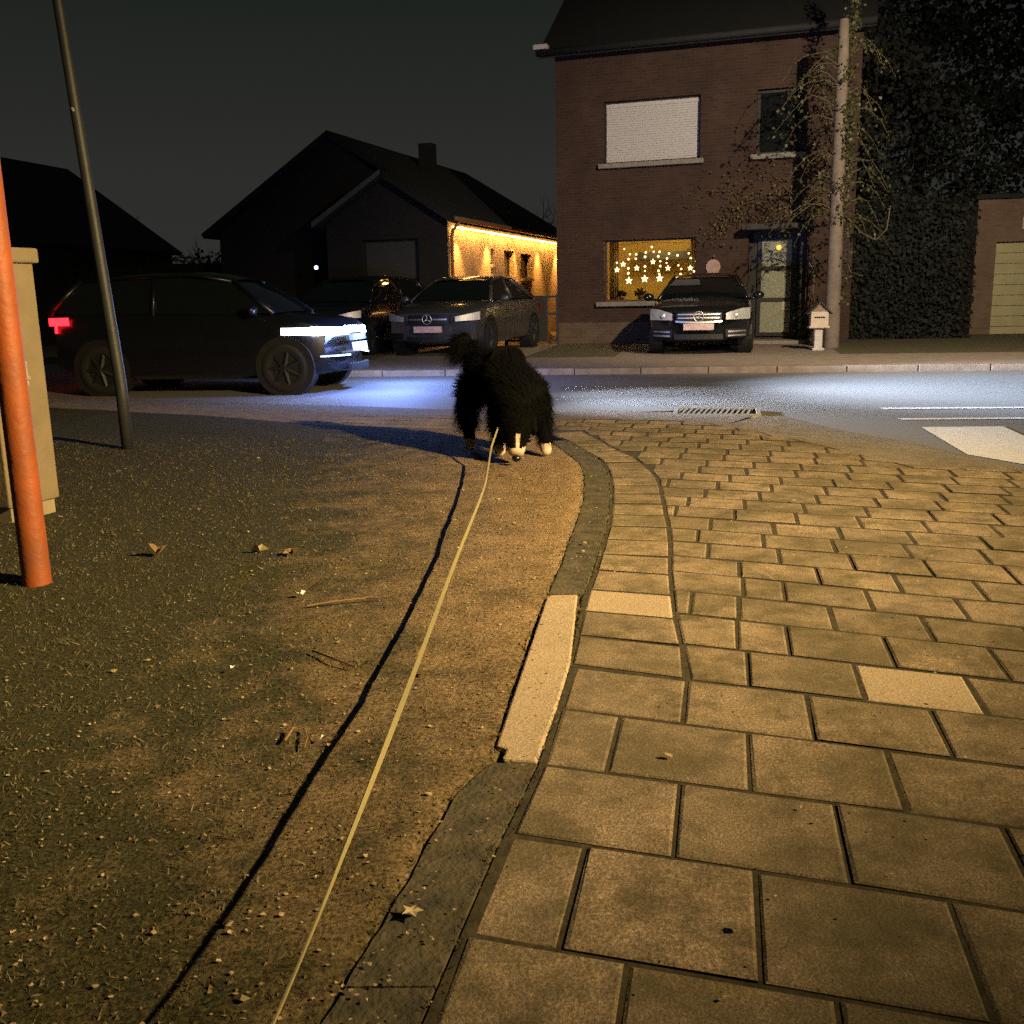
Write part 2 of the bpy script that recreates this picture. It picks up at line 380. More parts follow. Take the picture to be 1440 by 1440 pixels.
# the band of slabs laid crosswise beside the kerb
def resample(P, n):
    d = [0]
    for p, q in zip(P, P[1:]): d.append(d[-1] + math.dist(p, q))
    o = []
    for i in range(n + 1):
        t = d[-1] * i / n; k = max(j for j in range(len(P) - 1) if d[j] <= t + 1e-9); f = (t - d[k]) / max(1e-9, d[k + 1] - d[k])
        o.append((P[k][0] + (P[k + 1][0] - P[k][0]) * f, P[k][1] + (P[k + 1][1] - P[k][1]) * f))
    return o
kr = [(.155, 2.785)] + [p for p in KERB_R if p[1] > 2.85]
A_ = resample([(p[0] + .012, p[1]) for p in kr], 20); B_ = resample([(.478, 2.652)] + STRIP_R, 20)
for i in range(20): tile([A_[i], B_[i], B_[i + 1], A_[i + 1]], .0605, 1 if i in (2,) else 0)
pav = setp(tiles.obj('pavement', [M_TILE, M_PALE, M_SIDE]), kind='structure')

# kerb: dark overgrown stones; the pale one is a thing
kb = MB()
def kerb_run(y0, y1, z=.0600):
    ys = [y0] + [y for y in np.arange(y0 + .03, y1 - .015, .03)] + [y1]
    vs = []; fs = []
    for y in ys:
        a, c = fx(KERB_L, y) - .008 + .008 * noise.noise((y * 7, 5, 0)) + .004 * noise.noise((y * 31, 5, 0)), fx(KERB_R, y) + .004
        j = .004 * noise.noise((y * 14, 2, 0))
        vs += [(a, y, z - .05), (a + .012, y, z + j), (c - .01, y, z + j - .002), (c, y, z - .05)]
    for i in range(len(ys) - 1):
        for q in range(3): fs.append((i * 4 + q, (i * 4 + q + 1), i * 4 + q + 5, i * 4 + q + 4))
    fs += [(0, 3, 2, 1)[::1], tuple(len(vs) - 4 + q for q in (0, 1, 2, 3))]
    kb.add(vs, [f[::-1] for f in fs[:-2]] + fs[-2:])
for y0, y1 in ((.9, 1.38), (1.385, 2.15), (3.50, 4.28), (4.30, 4.98), (5.0, 5.62), (5.64, 6.3), (6.31, 6.95), (6.97, 7.5)): kerb_run(y0, y1)
kerb_run(2.1, 3.55, .05)
setp(kb.obj('kerb', M_KERB), kind='structure')
ks = MB(); P_ = [(.045, 2.15), (-.035, 2.165), (-.025, 2.215), (-.050, 2.235), (.118, 3.44), (.135, 3.475), (.232, 3.475), (.165, 2.80), (.105, 2.45)]
ks.prism(P_[::-1], .02, .0645)
setp(ks.obj('kerb_stone', M_PALE, bevel=.006), 'pale new kerb stone with a chipped near corner between soil and pavers', 'kerb stone')
# dark weeds in the seam of the kerb are below, with the grass

# far side: kerb, pavement, lawn, forecourt
fk = MB(); fp = MB()
xs = np.arange(-40, 41, 1.0)
for i in range(len(xs) - 1):
    x0, x1 = xs[i] + .006, xs[i + 1] - .006
    q = [(x0, kfar(x0)), (x1, kfar(x1)), (x1, kfar(x1) + .16), (x0, kfar(x0) + .16)]
    fk.prism(q, -.2, .055 + .004 * math.sin(i * 2.1))
setp(fk.obj('far_kerb', mat('far_kerb_concrete', (.27, .215, .165), .9, var=.4, scale=6, bmp=.4), bevel=.012), kind='structure')
sheet('far_pavement', [(-60, kfar(-60) + .16), (60, kfar(60) + .16), (60, kfar(60) + 3.1), (-60, kfar(-60) + 3.1)], .045, M_FPAV, .6)
sheet('front_garden', [(-70, kfar(-70) + 3.1), (70, kfar(70) + 3.1), (70, 60), (1.5, 60), (1.3, 24.6), (-2.2, 24.9), (-2.2, 60), (-70, 60)], .02, M_LAWN, .6)
sheet('forecourt', [(-2.6, kfar(-2.6) + 3.1), (0.2, kfar(.2) + 3.1), (1.3, 24.6), (-2.2, 24.9)], .028, M_FPAV)
sheet('forecourt', [(1.9, kfar(1.9) + 3.1), (5.9, kfar(5.9) + 3.1), (7.1, 22.8), (3.0, 24.1)], .028, M_FPAV)
dv = MB(); dv.add([(-2.2, 24.9, .02), (1.3, 24.6, .02), (1.5, 40, -.75), (-2.2, 40, -.75)], [(0, 1, 2, 3)]); setp(dv.obj('driveway', M_FPAV), kind='structure')
# painted markings
for nm, q in (('road_marking', [(3.55, 8.55), (4.23, 8.50), (4.05, 7.55), (3.50, 6.45), (3.27, 7.05)]), ('road_marking', [(3.745, 9.95), (9.5, 9.25), (9.5, 9.38), (3.745, 10.08)]), ('road_marking', [(3.59, 9.08), (9.5, 8.45), (9.5, 8.58), (3.59, 9.20)])):
    sheet(nm, q, -.035, M_PAINT)
# drain grate lying in the gutter
dg = empty('drain_grate', (2.05, 9.86, -.060), rad(-12), 'rusty iron drain grate with slanted bars set in the gutter', 'drain grate')
M_IRON = mat('cast_iron', (.36, .33, .28), .7, .0, var=.5, scale=30, bmp=.4)
M_BLACK = mat('gap_shade_black', (.004, .004, .004), .9)
f = MB()
for a in ((-.42, .42, -.30, -.26), (-.42, .42, .26, .30), (-.42, -.38, -.26, .26), (.38, .42, -.26, .26)): f.box(*a, .012, .052)
f.obj('frame', M_IRON, dg)
f = MB(); f.box(-.38, .38, -.26, .26, .008, .016); f.obj('pit', M_BLACK, dg)  # flat black sheet standing in for the shade below the bars
f = MB()
for i in range(15):
    x0 = -.40 + i * .052
    q = [(x0, -.26), (x0 + .023, -.26), (x0 + .023 + .05, .26), (x0 + .05, .26)]
    if x0 + .08 < .39: f.prism(q, .02, .049); f.m[-4:] = [1] * 4  # bar sides coloured black so that the gaps look shaded
f.obj('bars', [M_IRON, M_BLACK], dg)
cr = MB()
pts = [(-.8, 9.93), (-.3, 9.97), (.3, 10.02), (.8, 9.98), (1.3, 9.9), (1.62, 9.98), (1.95, 10.2)]
for p, q in zip(pts, pts[1:]): cr.prism([(p[0], p[1] - .02), (q[0], q[1] - .025), (q[0], q[1] + .02), (p[0], p[1] + .015)], -.03, -.012)
setp(cr.obj('gutter_seam', M_GROUT), kind='structure')

# ------------------------------------------------------------------ small growth and litter on the verge
def soft_ground(x_, y): return .062 + .012 * noise.noise((x_ * 1.3, y * 1.3, 3)) + .005 * noise.noise((x_ * 6, y * 6, 9))
M_GRASS, t_, b_ = newmat('short_grass'); b_.inputs['Roughness'].default_value = .7
gn = t_.nodes.new('ShaderNodeNewGeometry'); cr_ = t_.nodes.new('ShaderNodeValToRGB'); t_.links.new(gn.outputs['Random Per Island'], cr_.inputs[0]); t_.links.new(cr_.outputs[0], b_.inputs['Base Color'])
cr_.color_ramp.elements[0].color = (.016, .019, .006, 1); cr_.color_ramp.elements[1].color = (.22, .18, .08, 1); x = cr_.color_ramp.elements.new(.5); x.color = (.048, .046, .016, 1); x = cr_.color_ramp.elements.new(.85); x.color = (.095, .085, .034, 1)
g = MB()
for i in range(75000):
    y = .85 + 7.2 * random.random() ** 1.9; xr = fx(KERB_L, y); x_ = xr - .015 - random.random() ** .8 * (.75 + y * .52)
    cl_ = noise.noise((x_ * 9, y * 9, 4))
    dens = (xr - x_) * .6 + noise.noise((x_ * 2.2, y * 2.2, 0)) * .6 + cl_ * .7 + .16
    if random.random() > dens: continue
    z = soft_ground(x_, y) - .006; h = random.uniform(.007, .020) * (1 + .7 * max(0, cl_)); a = random.uniform(0, 6.283); w = random.uniform(.0010, .0024) * (1 + y * .14); l = random.uniform(.4, 1.7) * h; b2 = a + random.uniform(-1, 1)
    dx, dy = math.cos(a) * w, math.sin(a) * w
    g.add([(x_ - dx, y - dy, z), (x_ + dx, y + dy, z), (x_ + math.cos(b2) * l, y + math.sin(b2) * l, z + h)], [(0, 1, 2)])
for i in range(1500):                                                    # weeds in the kerb seams
    y = .9 + 6.5 * random.random(); side = random.choice((KERB_L, KERB_R, KERB_R)); x_ = fx(side, y) + random.gauss(-.003, .008)
    z = .055; h = random.uniform(.006, .018); a = random.uniform(0, 6.283); w = .002; l = h * random.uniform(.3, 1.2)
    g.add([(x_ - w, y, z), (x_ + w, y, z), (x_ + math.cos(a) * l, y + math.sin(a) * l, z + h)], [(0, 1, 2)])
setp(g.obj('grass', M_GRASS), 'short sparse grass growing in the trodden soil verge', 'grass', kind='stuff')
M_CHIP = mat('dry_leaf_bits', (.42, .35, .20), .8, var=.6, scale=9, col2=(.20, .14, .07))
g = MB()
for i in range(3600):
    y = .9 + 6.8 * random.random() ** 1.6; xr = fx(KERB_L, y)
    x_ = xr + .12 - random.random() * (1.0 + y * .6) if random.random() < .93 else xr + random.random() * 1.6
    z = soft_ground(x_, y) + .003 if x_ < xr else .068
    s_ = random.uniform(.0022, .0055) * (1 + y * .05) * (1.9 if random.random() < .06 else 1); a = random.uniform(0, 6.283); n = 5
    vs = [(x_ + math.cos(a + k * 2 * math.pi / n) * s_ * random.uniform(.5, 1.2), y + math.sin(a + k * 2 * math.pi / n) * s_ * random.uniform(.4, 1), z + random.uniform(0, s_ * .8)) for k in range(n)]
    g.add(vs, [tuple(range(n))])
setp(g.obj('leaf_litter', M_CHIP), 'pale crumbs of dry leaves and grit scattered over the soil verge', 'litter', kind='stuff')
g = MB()
for i in range(7000):                                                   # clods and pebbles of the soil
    y = .9 + 6.6 * random.random() ** 1.6; xr = fx(KERB_L, y); x_ = xr - random.random() * (.9 + y * .5)
    s_ = random.uniform(.002, .008); z = soft_ground(x_, y); a = random.random() * 6
    g.add([(x_ + s_ * math.cos(a), y + s_ * math.sin(a), z - .003), (x_ + s_ * math.cos(a + 2), y + s_ * math.sin(a + 2), z - .003), (x_ + s_ * math.cos(a + 4.1), y + s_ * math.sin(a + 4.1), z - .003), (x_, y, z + s_ * .8)], [(0, 1, 3), (1, 2, 3), (2, 0, 3)])
setp(g.obj('soil_crumbs', mat('soil_crumb', (.16, .105, .05), .95, var=.6, scale=20)), 'small crumbs of brown soil on the verge', 'soil', kind='stuff')
def leaf(name, px, py, size, m_, label, spikes=5, z=.07, lift=.35):
    x_, y = G(px, py, z); b = MB(); n = spikes * 2; a0 = random.random() * 6
    vs = [(0, 0, size * .12)] + [(math.cos(a0 + k * math.pi / spikes) * size * (1 if k % 2 == 0 else .55) * random.uniform(.85, 1.15), math.sin(a0 + k * math.pi / spikes) * size * (1 if k % 2 == 0 else .55), random.uniform(0, lift) * size) for k in range(n)]
    b.add(vs, [(0, 1 + k, 1 + (k + 1) % n) for k in range(n)])
    o = b.obj(name, m_, loc=(x_, y, z)); return setp(o, label, 'leaf')
M_LEAF = mat('dry_leaf', (.46, .40, .22), .7, var=.3, scale=60)
M_WHITE = mat('white_scrap', (.8, .78, .72), .6, var=.1)
M_DRY = mat('brown_leaf', (.20, .12, .05), .8, var=.4, scale=40)
leaf('fallen_leaf', 580, 1283, .022, M_LEAF, 'pale star-shaped fallen leaf lying on the dark kerb in the foreground')
leaf('fallen_leaf', 366, 776, .035, M_LEAF, 'small curled pale leaf on the soil, left of the leash', 4, .075, 1.2)
leaf('fallen_leaf', 224, 780, .04, M_DRY, 'dark curled leaf on the soil right of the orange pole', 4, .075, 1.4)
leaf('fallen_leaf', 408, 780, .035, M_DRY, 'brown leaf right beside the small curled pale leaf', 5, .075, .9)
leaf('fallen_leaf', 600, 945, .02, M_DRY, 'dark leaf lying just right of the yellow leash', 4, .072, .9)
for (px, py, s_, lb) in ((422, 836, .020, 'bright white paper scrap on the soil, the larger one'), (328, 940, .012, 'small white paper scrap on the mossy soil left of the leash shadow'), (455, 1038, .012, 'pale pebble-like scrap just left of the leash shadow')):
    o = leaf('paper_scrap', px, py, s_, M_WHITE, lb, 4, .076, .8); o['category'] = 'scrap'
def twig(pxs, r_, lb):
    b = MB(); b.tube([(*G(px, py, .075), .075 + .004 * (i % 2)) for i, (px, py) in enumerate(pxs)], [r_ * (1 - .15 * i) for i in range(len(pxs))], 5); setp(b.obj('twig', M_DRY), lb, 'twig')
twig([(432, 852), (470, 847), (515, 841), (548, 841)], .004, 'thin straight twig lying on the bare patch of soil')
twig([(400, 1042), (412, 1026), (428, 1024), (432, 1040), (428, 1052)], .004, 'small hooked twig beside the leash shadow')
twig([(440, 915), (470, 928), (500, 938)], .004, 'short dark twig on the soil left of the leash')

# ------------------------------------------------------------------ orange pole, grey pole, cabinet
M_ORANGE = mat('orange_rusty_paint', (.27, .058, .004), .6, var=.25, scale=5, bmp=.35, bscale=30, col2=(.17, .045, .010))
M_GREY = mat('grey_galvanised', (.045, .048, .048), .55, .4, var=.3, scale=9, bmp=.15)
b = MB(); b.tube([(-1.868, 3.77, .03), (-1.868, 3.77, .06), (-1.868, 3.77, .6), (-1.872, 3.77, 2.4), (-1.874, 3.77, 3.0)], [.056, .053, .052, .052, .052], 24)
op = setp(b.obj('orange_pole', M_ORANGE, smooth=True), 'thick orange painted steel pole at the left edge before the cabinet', 'pole')
gp = empty('grey_pole', (-2.897, 7.48, .04), 0, 'slim grey metal pole leaning slightly left out of the verge', 'pole')
b = MB(); b.tube([(0, 0, 0), (-.004, 0, .5), (-.17, 0, 3.15), (-.26, 0, 4.6)], [.044, .043, .036, .033], 16); b.obj('shaft', M_GREY, gp, smooth=True)
b = MB(); b.tube([(-.128, -.036, 2.43), (-.13, -.05, 2.45)], .009, 6); b.obj('bolt', mat('bright_bolt', (.8, .8, .78), .3, .6), gp)
cb = empty('cable_cabinet', (-2.68, 5.12, .04), rad(-22), 'tall beige concrete cabinet with a cap, behind the orange pole', 'cabinet')
M_CAB = mat('beige_concrete', (.19, .15, .088), .85, var=.25, scale=5, bmp=.35, bscale=40)
b = MB(); b.box(-.42, .25, -.16, .16, .10, 1.30); b.obj('body', M_CAB, cb, bevel=.008)
b = MB(); b.box(-.44, .272, -.185, .185, 1.30, 1.375); b.obj('cap', M_CAB, cb, bevel=.012)
b = MB(); b.box(-.40, .23, -.14, .14, -.03, .102); b.obj('plinth', mat('cabinet_base', (.28, .23, .14), .9), cb)
b = MB(); b.box(-.36, .19, -.176, -.158, .16, 1.24); b.obj('door', M_CAB, cb, bevel=.004)
b = MB(); b.box(.252, .272, -.03, .03, .70, .82); b.box(.268, .285, -.012, .03, .73, .75); b.obj('latch', M_IRON, cb)

# ------------------------------------------------------------------ street lamps (their light is at the top)
M_LAMPHEAD = mat('lamp_housing', (.12, .12, .12), .5, .5)
def street_lamp(pos, foot_, label):
    o = empty('street_lamp', (foot_[0], foot_[1], 0), 0, label, 'street lamp')
    d = Vector((pos[0] - foot_[0], pos[1] - foot_[1], 0)); h = pos[2]
    b = MB(); b.tube([(0, 0, -.05), (0, 0, h * .6), (0, 0, h), (d.x * .4, d.y * .4, h + .22), (d.x * .75, d.y * .75, h + .24)], [.07, .05, .045, .035, .03], 12); b.obj('post', M_GREY, o, smooth=True)
    b = MB(); b.sphere((d.x, d.y, h + .25), .25, 16, 8, sc=(1, .7, .35)); b.obj('lamp_head', M_LAMPHEAD, o, smooth=True)
    b = MB(); b.disc((d.x, d.y, h + .155), (0, 0, 1), .10, .01, 20); b.obj('lens', emat('sodium_lens', (1, .6, .25), 8), o)
street_lamp(LAMP_A, (6.6, .2), 'street lamp beside the near pavement, out to the right of the dog walker')
street_lamp(LAMP_B, (7.4, 7.2), 'taller street lamp on the right by the main road')

# ------------------------------------------------------------------ brick house
FA = rad(-18.5)
BH = empty('brick_house', (1.2, 24.7, 0), FA, 'two-storey red brick house with white roller shutter and lit star-decorated window', 'house')
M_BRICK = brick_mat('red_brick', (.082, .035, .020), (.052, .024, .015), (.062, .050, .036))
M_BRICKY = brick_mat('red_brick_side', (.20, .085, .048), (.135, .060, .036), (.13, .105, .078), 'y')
M_STONE = mat('blue_stone_sill', (.30, .27, .215), .8, var=.3, scale=10, bmp=.2)
M_DARKW = mat('dark_frame', (.02, .018, .014), .5, var=.3)
M_GLASSD = mat('dark_glass', (.012, .014, .014), .06, 0, var=.2, spec=.6)
M_ROOF = mat('dark_roof_tiles', (.011, .012, .011), .85, var=.4, scale=3, bmp=.6, bscale=18)
M_SHUT = mat('white_shutter', (.62, .60, .56), .7, var=.12, scale=30, bmp=.15)
def wall_open(b, x0, x1, z0, z1, ops, y0, th, mi=0):
    X = sorted({x0, x1, *[q for o in ops for q in o[:2]]}); Z = sorted({z0, z1, *[q for o in ops for q in o[2:]]})
    for i in range(len(X) - 1):
        for j in range(len(Z) - 1):
            cx, cz = (X[i] + X[i + 1]) / 2, (Z[j] + Z[j + 1]) / 2
            if any(o[0] < cx < o[1] and o[2] < cz < o[3] for o in ops): continue
            b.quad((X[i], y0, Z[j]), (X[i + 1], y0, Z[j]), (X[i + 1], y0, Z[j + 1]), (X[i], y0, Z[j + 1]), mi)
            b.quad((X[i + 1], y0 + th, Z[j]), (X[i], y0 + th, Z[j]), (X[i], y0 + th, Z[j + 1]), (X[i + 1], y0 + th, Z[j + 1]), mi)
    for a, c, d, e_ in ops:
        b.quad((a, y0, d), (a, y0, e_), (a, y0 + th, e_), (a, y0 + th, d), mi); b.quad((c, y0, e_), (c, y0, d), (c, y0 + th, d), (c, y0 + th, e_), mi)
        b.quad((a, y0, e_), (c, y0, e_), (c, y0 + th, e_), (a, y0 + th, e_), mi); b.quad((c, y0, d), (a, y0, d), (a, y0 + th, d), (c, y0 + th, d), mi)
    b.quad((x0, y0, z0), (x0, y0, z1), (x0, y0 + th, z1), (x0, y0 + th, z0), mi); b.quad((x1, y0, z1), (x1, y0, z0), (x1, y0 + th, z0), (x1, y0 + th, z1), mi)
HW = 6.75
OPS = [(1.16, 3.33, 1.0, 2.42), (1.14, 3.37, 4.13, 5.5), (4.60, 5.60, 4.13, 5.49), (4.50, 5.78, .02, 2.50)]
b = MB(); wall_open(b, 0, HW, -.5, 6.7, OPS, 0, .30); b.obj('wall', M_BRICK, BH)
b = MB(); b.box(0.0, .3, .302, 8.5, -.5, 6.7); b.box(HW - .3, HW, .302, 8.5, -.5, 6.7); b.box(.3, HW - .3, 8.2, 8.5, -.5, 6.7)
# gable ends
for xx in (0, HW - .3): b.add([(xx, 0.002, 6.702), (xx + .3, .002, 6.702), (xx + .3, 8.5, 6.702), (xx, 8.5, 6.702), (xx, 4.25, 9.9), (xx + .3, 4.25, 9.9)], [(0, 1, 5, 4), (2, 3, 4, 5), (1, 2, 5), (3, 0, 4), (0, 3, 2, 1)])
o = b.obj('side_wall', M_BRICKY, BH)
b = MB()
for s_ in (0, 1):
    ys_, ye = ((-.42, 4.25) if s_ == 0 else (8.92, 4.25)); zs = 6.62
    b.add([(-.25, ys_, zs), (HW + .25, ys_, zs), (HW + .25, ye, 10.06), (-.25, ye, 10.06), (-.25, ys_, zs - .16), (HW + .25, ys_, zs - .16), (HW + .25, ye, 9.92), (-.25, ye, 9.92)],
          [(0, 1, 2, 3), (4, 7, 6, 5), (0, 4, 5, 1), (1, 5, 6, 2), (3, 7, 4, 0)])
rf = b.obj('roof', M_ROOF, BH)
b = MB(); b.box(4.6, 5.3, 4.0, 4.7, 9.4, 11.0); b.obj('chimney', M_BRICK, rf)
gt = MB(); gt.tube([(-.30, -.48, 6.56), (HW + .25, -.48, 6.56)], .075, 10); go = gt.obj('gutter', mat('dark_gutter', (.02, .02, .02), .8), BH, smooth=True)
b = MB(); b.box(-.34, -.02, -.60, -.40, 6.62, 6.72); b.obj('eave_end', M_SHUT, go)
# plinth of old stained bricks
b = MB(); b.box(-.005, 4.49, -.03, -.002, -.3, .52); b.obj('plinth', brick_mat('plinth_brick', (.16, .10, .06), (.11, .075, .045), (.15, .125, .09)), BH)
def sill(x0, x1, z, parent): s2 = MB(); s2.box(x0, x1, -.14, .10, z - .11, z - .004); return s2.obj('sill', M_STONE, parent, bevel=.01)
def win_frame(x0, x1, z0, z1, y, w=.06):
    q = MB(); q.box(x0, x0 + w, y, y + .06, z0, z1); q.box(x1 - w, x1, y, y + .06, z0, z1); q.box(x0 + w, x1 - w, y, y + .06, z1 - w, z1); q.box(x0 + w, x1 - w, y, y + .06, z0, z0 + w); return q
# shuttered upper window
w1 = win_frame(1.14, 3.37, 4.13, 5.5, .16, .045).obj('window', M_DARKW, BH)
b = MB()
for i in range(24): z = 4.18 + i * .052; b.box(1.185, 3.325, .185, .20, z + .003, z + .051)
b.box(1.185, 3.325, .15, .20, 5.37, 5.455)
b.obj('roller_shutter', M_SHUT, w1); sill(1.05, 3.47, 4.13, w1)
w2 = win_frame(4.60, 5.60, 4.13, 5.49, .16, .06).obj('window', M_DARKW, BH)
b = MB(); b.box(4.66, 5.54, .185, .20, 4.19, 5.43); b.obj('pane', M_GLASSD, w2); sill(4.50, 5.68, 4.13, w2)
# lit ground-floor window with a real shallow room behind it
w3 = win_frame(1.16, 3.33, 1.0, 2.42, .16, .04).obj('window', mat('brown_frame', (.10, .06, .03), .5), BH)
gm, t_, bb = newmat('clear_glass'); bb.inputs['Transmission Weight'].default_value = 1; bb.inputs['Roughness'].default_value = 0; bb.inputs['IOR'].default_value = 1.02; bb.inputs['Base Color'].default_value = (1, 1, 1, 1)
b = MB(); b.quad((1.2, .19, 1.04), (3.29, .19, 1.04), (3.29, .19, 2.38), (1.2, .19, 2.38)); b.obj('pane', gm, w3); sill(1.0, 3.5, 1.0, w3)
M_ROOM = mat('yellow_room_wall', (.56, .42, .15), .8, var=.3, scale=1.6, col2=(.30, .20, .05))
b = MB(); b.quad((.5, 2.3, .4), (4.2, 2.3, .4), (4.2, 2.3, 2.9), (.5, 2.3, 2.9)); b.quad((.5, .31, .4), (.5, 2.3, .4), (.5, 2.3, 2.9), (.5, .31, 2.9)); b.quad((4.2, 2.3, .4), (4.2, .31, .4), (4.2, .31, 2.9), (4.2, 2.3, 2.9)); b.quad((.5, .31, 2.9), (.5, 2.3, 2.9), (4.2, 2.3, 2.9), (4.2, .31, 2.9)); b.quad((.5, 2.3, .4), (.5, .31, .4), (4.2, .31, .4), (4.2, 2.3, .4))
b.obj('room', M_ROOM, BH)
b = MB(); b.box(1.62, 3.02, 1.8, 2.1, 2.00, 2.20); b.obj('wall_shelf', mat('shelf_wood', (.016, .012, .006), .6), BH)
setp(bpy.data.objects['wall_shelf'])
b = MB(); b.box(1.2, 3.29, .20, .23, 1.925, 1.94); b.obj('transom', mat('transom_wood', (.5, .36, .12), .6), w3)
point('room_lamp', (2.2, 1.1, 2.6), 120, (1, .74, .26), .15, BH)
# star light curtain hanging in the window
M_STAR = emat('star_bulb', (1.0, .74, .36), 2.7); M_WIRE = mat('light_wire', (.2, .18, .1), .6)
lc = empty('star_light_curtain', (1.2, 24.7, 0), FA, 'curtain of warm star lights and bulbs hanging inside the lit window', 'string lights')
wx = lambda zx: 1.16 + (zx - 170) / 1090 * 2.17; wz = lambda zy, zx: 2.42 - (zy - 150 + (zx - 170) * .043) / 735 * 1.40
w_ = MB(); w_.tube([(1.25, .34, 2.30), (2.2, .34, 2.36), (3.25, .34, 2.30)], .004, 5); w_.obj('wire', M_WIRE, lc)
def star5(c, R, parent, th=.015):
    q = MB(); n = 10; vs = []
    for y_ in (-th, th):
        for k in range(n): a = math.pi / 2 + k * math.pi / 5; r_ = R if k % 2 == 0 else R * .45; vs.append((c[0] + math.cos(a) * r_, c[1] + y_, c[2] + math.sin(a) * r_))
    vs += [(c[0], c[1] - th * 2.2, c[2]), (c[0], c[1] + th * 2.2, c[2])]
    fs = [(k, (k + 1) % n, 20) for k in range(n)] + [(n + (k + 1) % n, n + k, 21) for k in range(n)] + [(k, n + k, n + (k + 1) % n, (k + 1) % n) for k in range(n)]
    q.add(vs, fs); return q.obj('star', M_STAR, parent)
for zx, zy in ((438, 630), (630, 605), (810, 595)): star5((wx(zx), .34, wz(zy, zx)), .092, lc)
for zx, zy in ((290, 500), (365, 430), (530, 475), (725, 395), (905, 470), (1170, 465)): star5((wx(zx), .36, wz(zy, zx)), .066, lc, .03)
for zx, zy in ((380, 245), (448, 308), (525, 308), (432, 368), (520, 362), (430, 480), (430, 540), (640, 285), (632, 338), (632, 455), (632, 508), (712, 218), (735, 275), (805, 275), (790, 330), (815, 388), (815, 447), (795, 505), (805, 545), (918, 295), (895, 355), (890, 408), (1018, 315), (1030, 435), (1065, 478), (1058, 540), (1150, 290), (1175, 348), (1235, 385), (1215, 505), (290, 410)):
    q = MB(); q.sphere((wx(zx), .34, wz(zy, zx)), random.uniform(.020, .030), 8, 6); q.obj('bulb', M_STAR, lc, smooth=True)
M_PLANT = mat('pot_plant_leaf', (.05, .07, .02), .6, var=.5)
for (xx, r_, lb) in ((1.50, .10, 'small potted plant at the left end of the lit window sill'), (1.95, .13, 'leafier potted plant in the middle of the lit window sill')):
    o = empty('potted_plant', (1.2 + xx * math.cos(FA) - .45 * math.sin(FA), 24.7 + xx * math.sin(FA) + .45 * math.cos(FA), 1.0), FA, lb, 'plant')
    q = MB(); q.tube([(0, 0, -.02), (0, 0, .11)], [.05, .07], 14); q.obj('pot', mat('clay_pot', (.28, .13, .07), .8), o, smooth=True)
    pl = MB()
    for k in range(90):
        a = random.random() * 6.28; e_ = random.random() * 1.4; d = Vector((math.cos(a) * math.cos(e_), math.sin(a) * math.cos(e_), math.sin(e_))) * r_ * random.uniform(.4, 1.3); p = Vector((0, 0, .13)) + d; s2 = random.uniform(.015, .03)
        pl.add([p + Vector((-s2, random.uniform(-.01, .01), 0)), p + Vector((0, .01, -s2)), p + Vector((s2, 0, random.uniform(-.01, .02))), p + Vector((0, 0, s2))], [(0, 1, 2, 3)])
    pl.obj('foliage', M_PLANT, o)
M_CURT = mat('yellow_curtain', (.60, .44, .17), .9, var=.3, scale=6)
for (xa, xb) in ((1.17, 1.40), (3.12, 3.32)):
    q = MB(); n = 16
    for k in range(n):
        x0, x1 = xa + (xb - xa) * k / n, xa + (xb - xa) * (k + 1) / n; y0, y1 = .56 + .035 * math.sin(k * 1.9), .56 + .035 * math.sin((k + 1) * 1.9)
        q.quad((x0, y0, .7), (x1, y1, .7), (x1, y1, 2.6), (x0, y0, 2.6)); q.quad((x1, y1 + .006, .7), (x0, y0 + .006, .7), (x0, y0 + .006, 2.6), (x1, y1 + .006, 2.6))
    q.obj('curtain', M_CURT, BH, smooth=True)
# entrance: recessed dark porch with three-pane door
b = MB(); b.box(4.50, 5.78, .302, .36, .02, 2.5); b.obj('porch_back', M_DARKW, BH)
b = MB(); b.box(4.40, 5.95, -.55, -.004, 2.50, 2.62); b.obj('canopy', mat('dark_canopy', (.05, .045, .035), .7), BH, bevel=.01)
dr = MB(); dr.box(4.70, 5.56, .235, .30, .16, 2.36); dro = dr.obj('door', mat('dark_door', (.022, .018, .013), .45), BH)
M_FROST = mat('frosted_pane', (.33, .34, .22), .35, var=.35, scale=14, bmp=.5, bscale=60)
for z0, z1 in ((.24, .92), (1.02, 1.62), (1.72, 2.30)): q = MB(); q.box(4.79, 5.45, .222, .238, z0, z1); q.obj('pane', M_FROST, dro)
q = MB(); q.sphere((5.44, .20, 1.57), .035, 10, 8); q.obj('handle', mat('steel_knob', (.7, .7, .66), .3, .8), dro, smooth=True)
q = MB(); q.box(5.27, 5.41, .214, .2215, .74, .93); q.obj('notice', mat('paper_notice', (.62, .50, .40), .8), dro)
q = MB(); q.sphere((5.16, .18, 2.13), .06, 12, 8); q.obj('lamp_reflection', emat('reflection_glow', (1, .66, .10), 1.1), BH, smooth=True)  # glowing ball put in for a lamp's yellow reflection in the pane
b = MB(); b.box(4.45, 5.95, -.9, -.004, -.3, .10); b.obj('doorstep', M_STONE, BH, bevel=.01)
setp(BH)
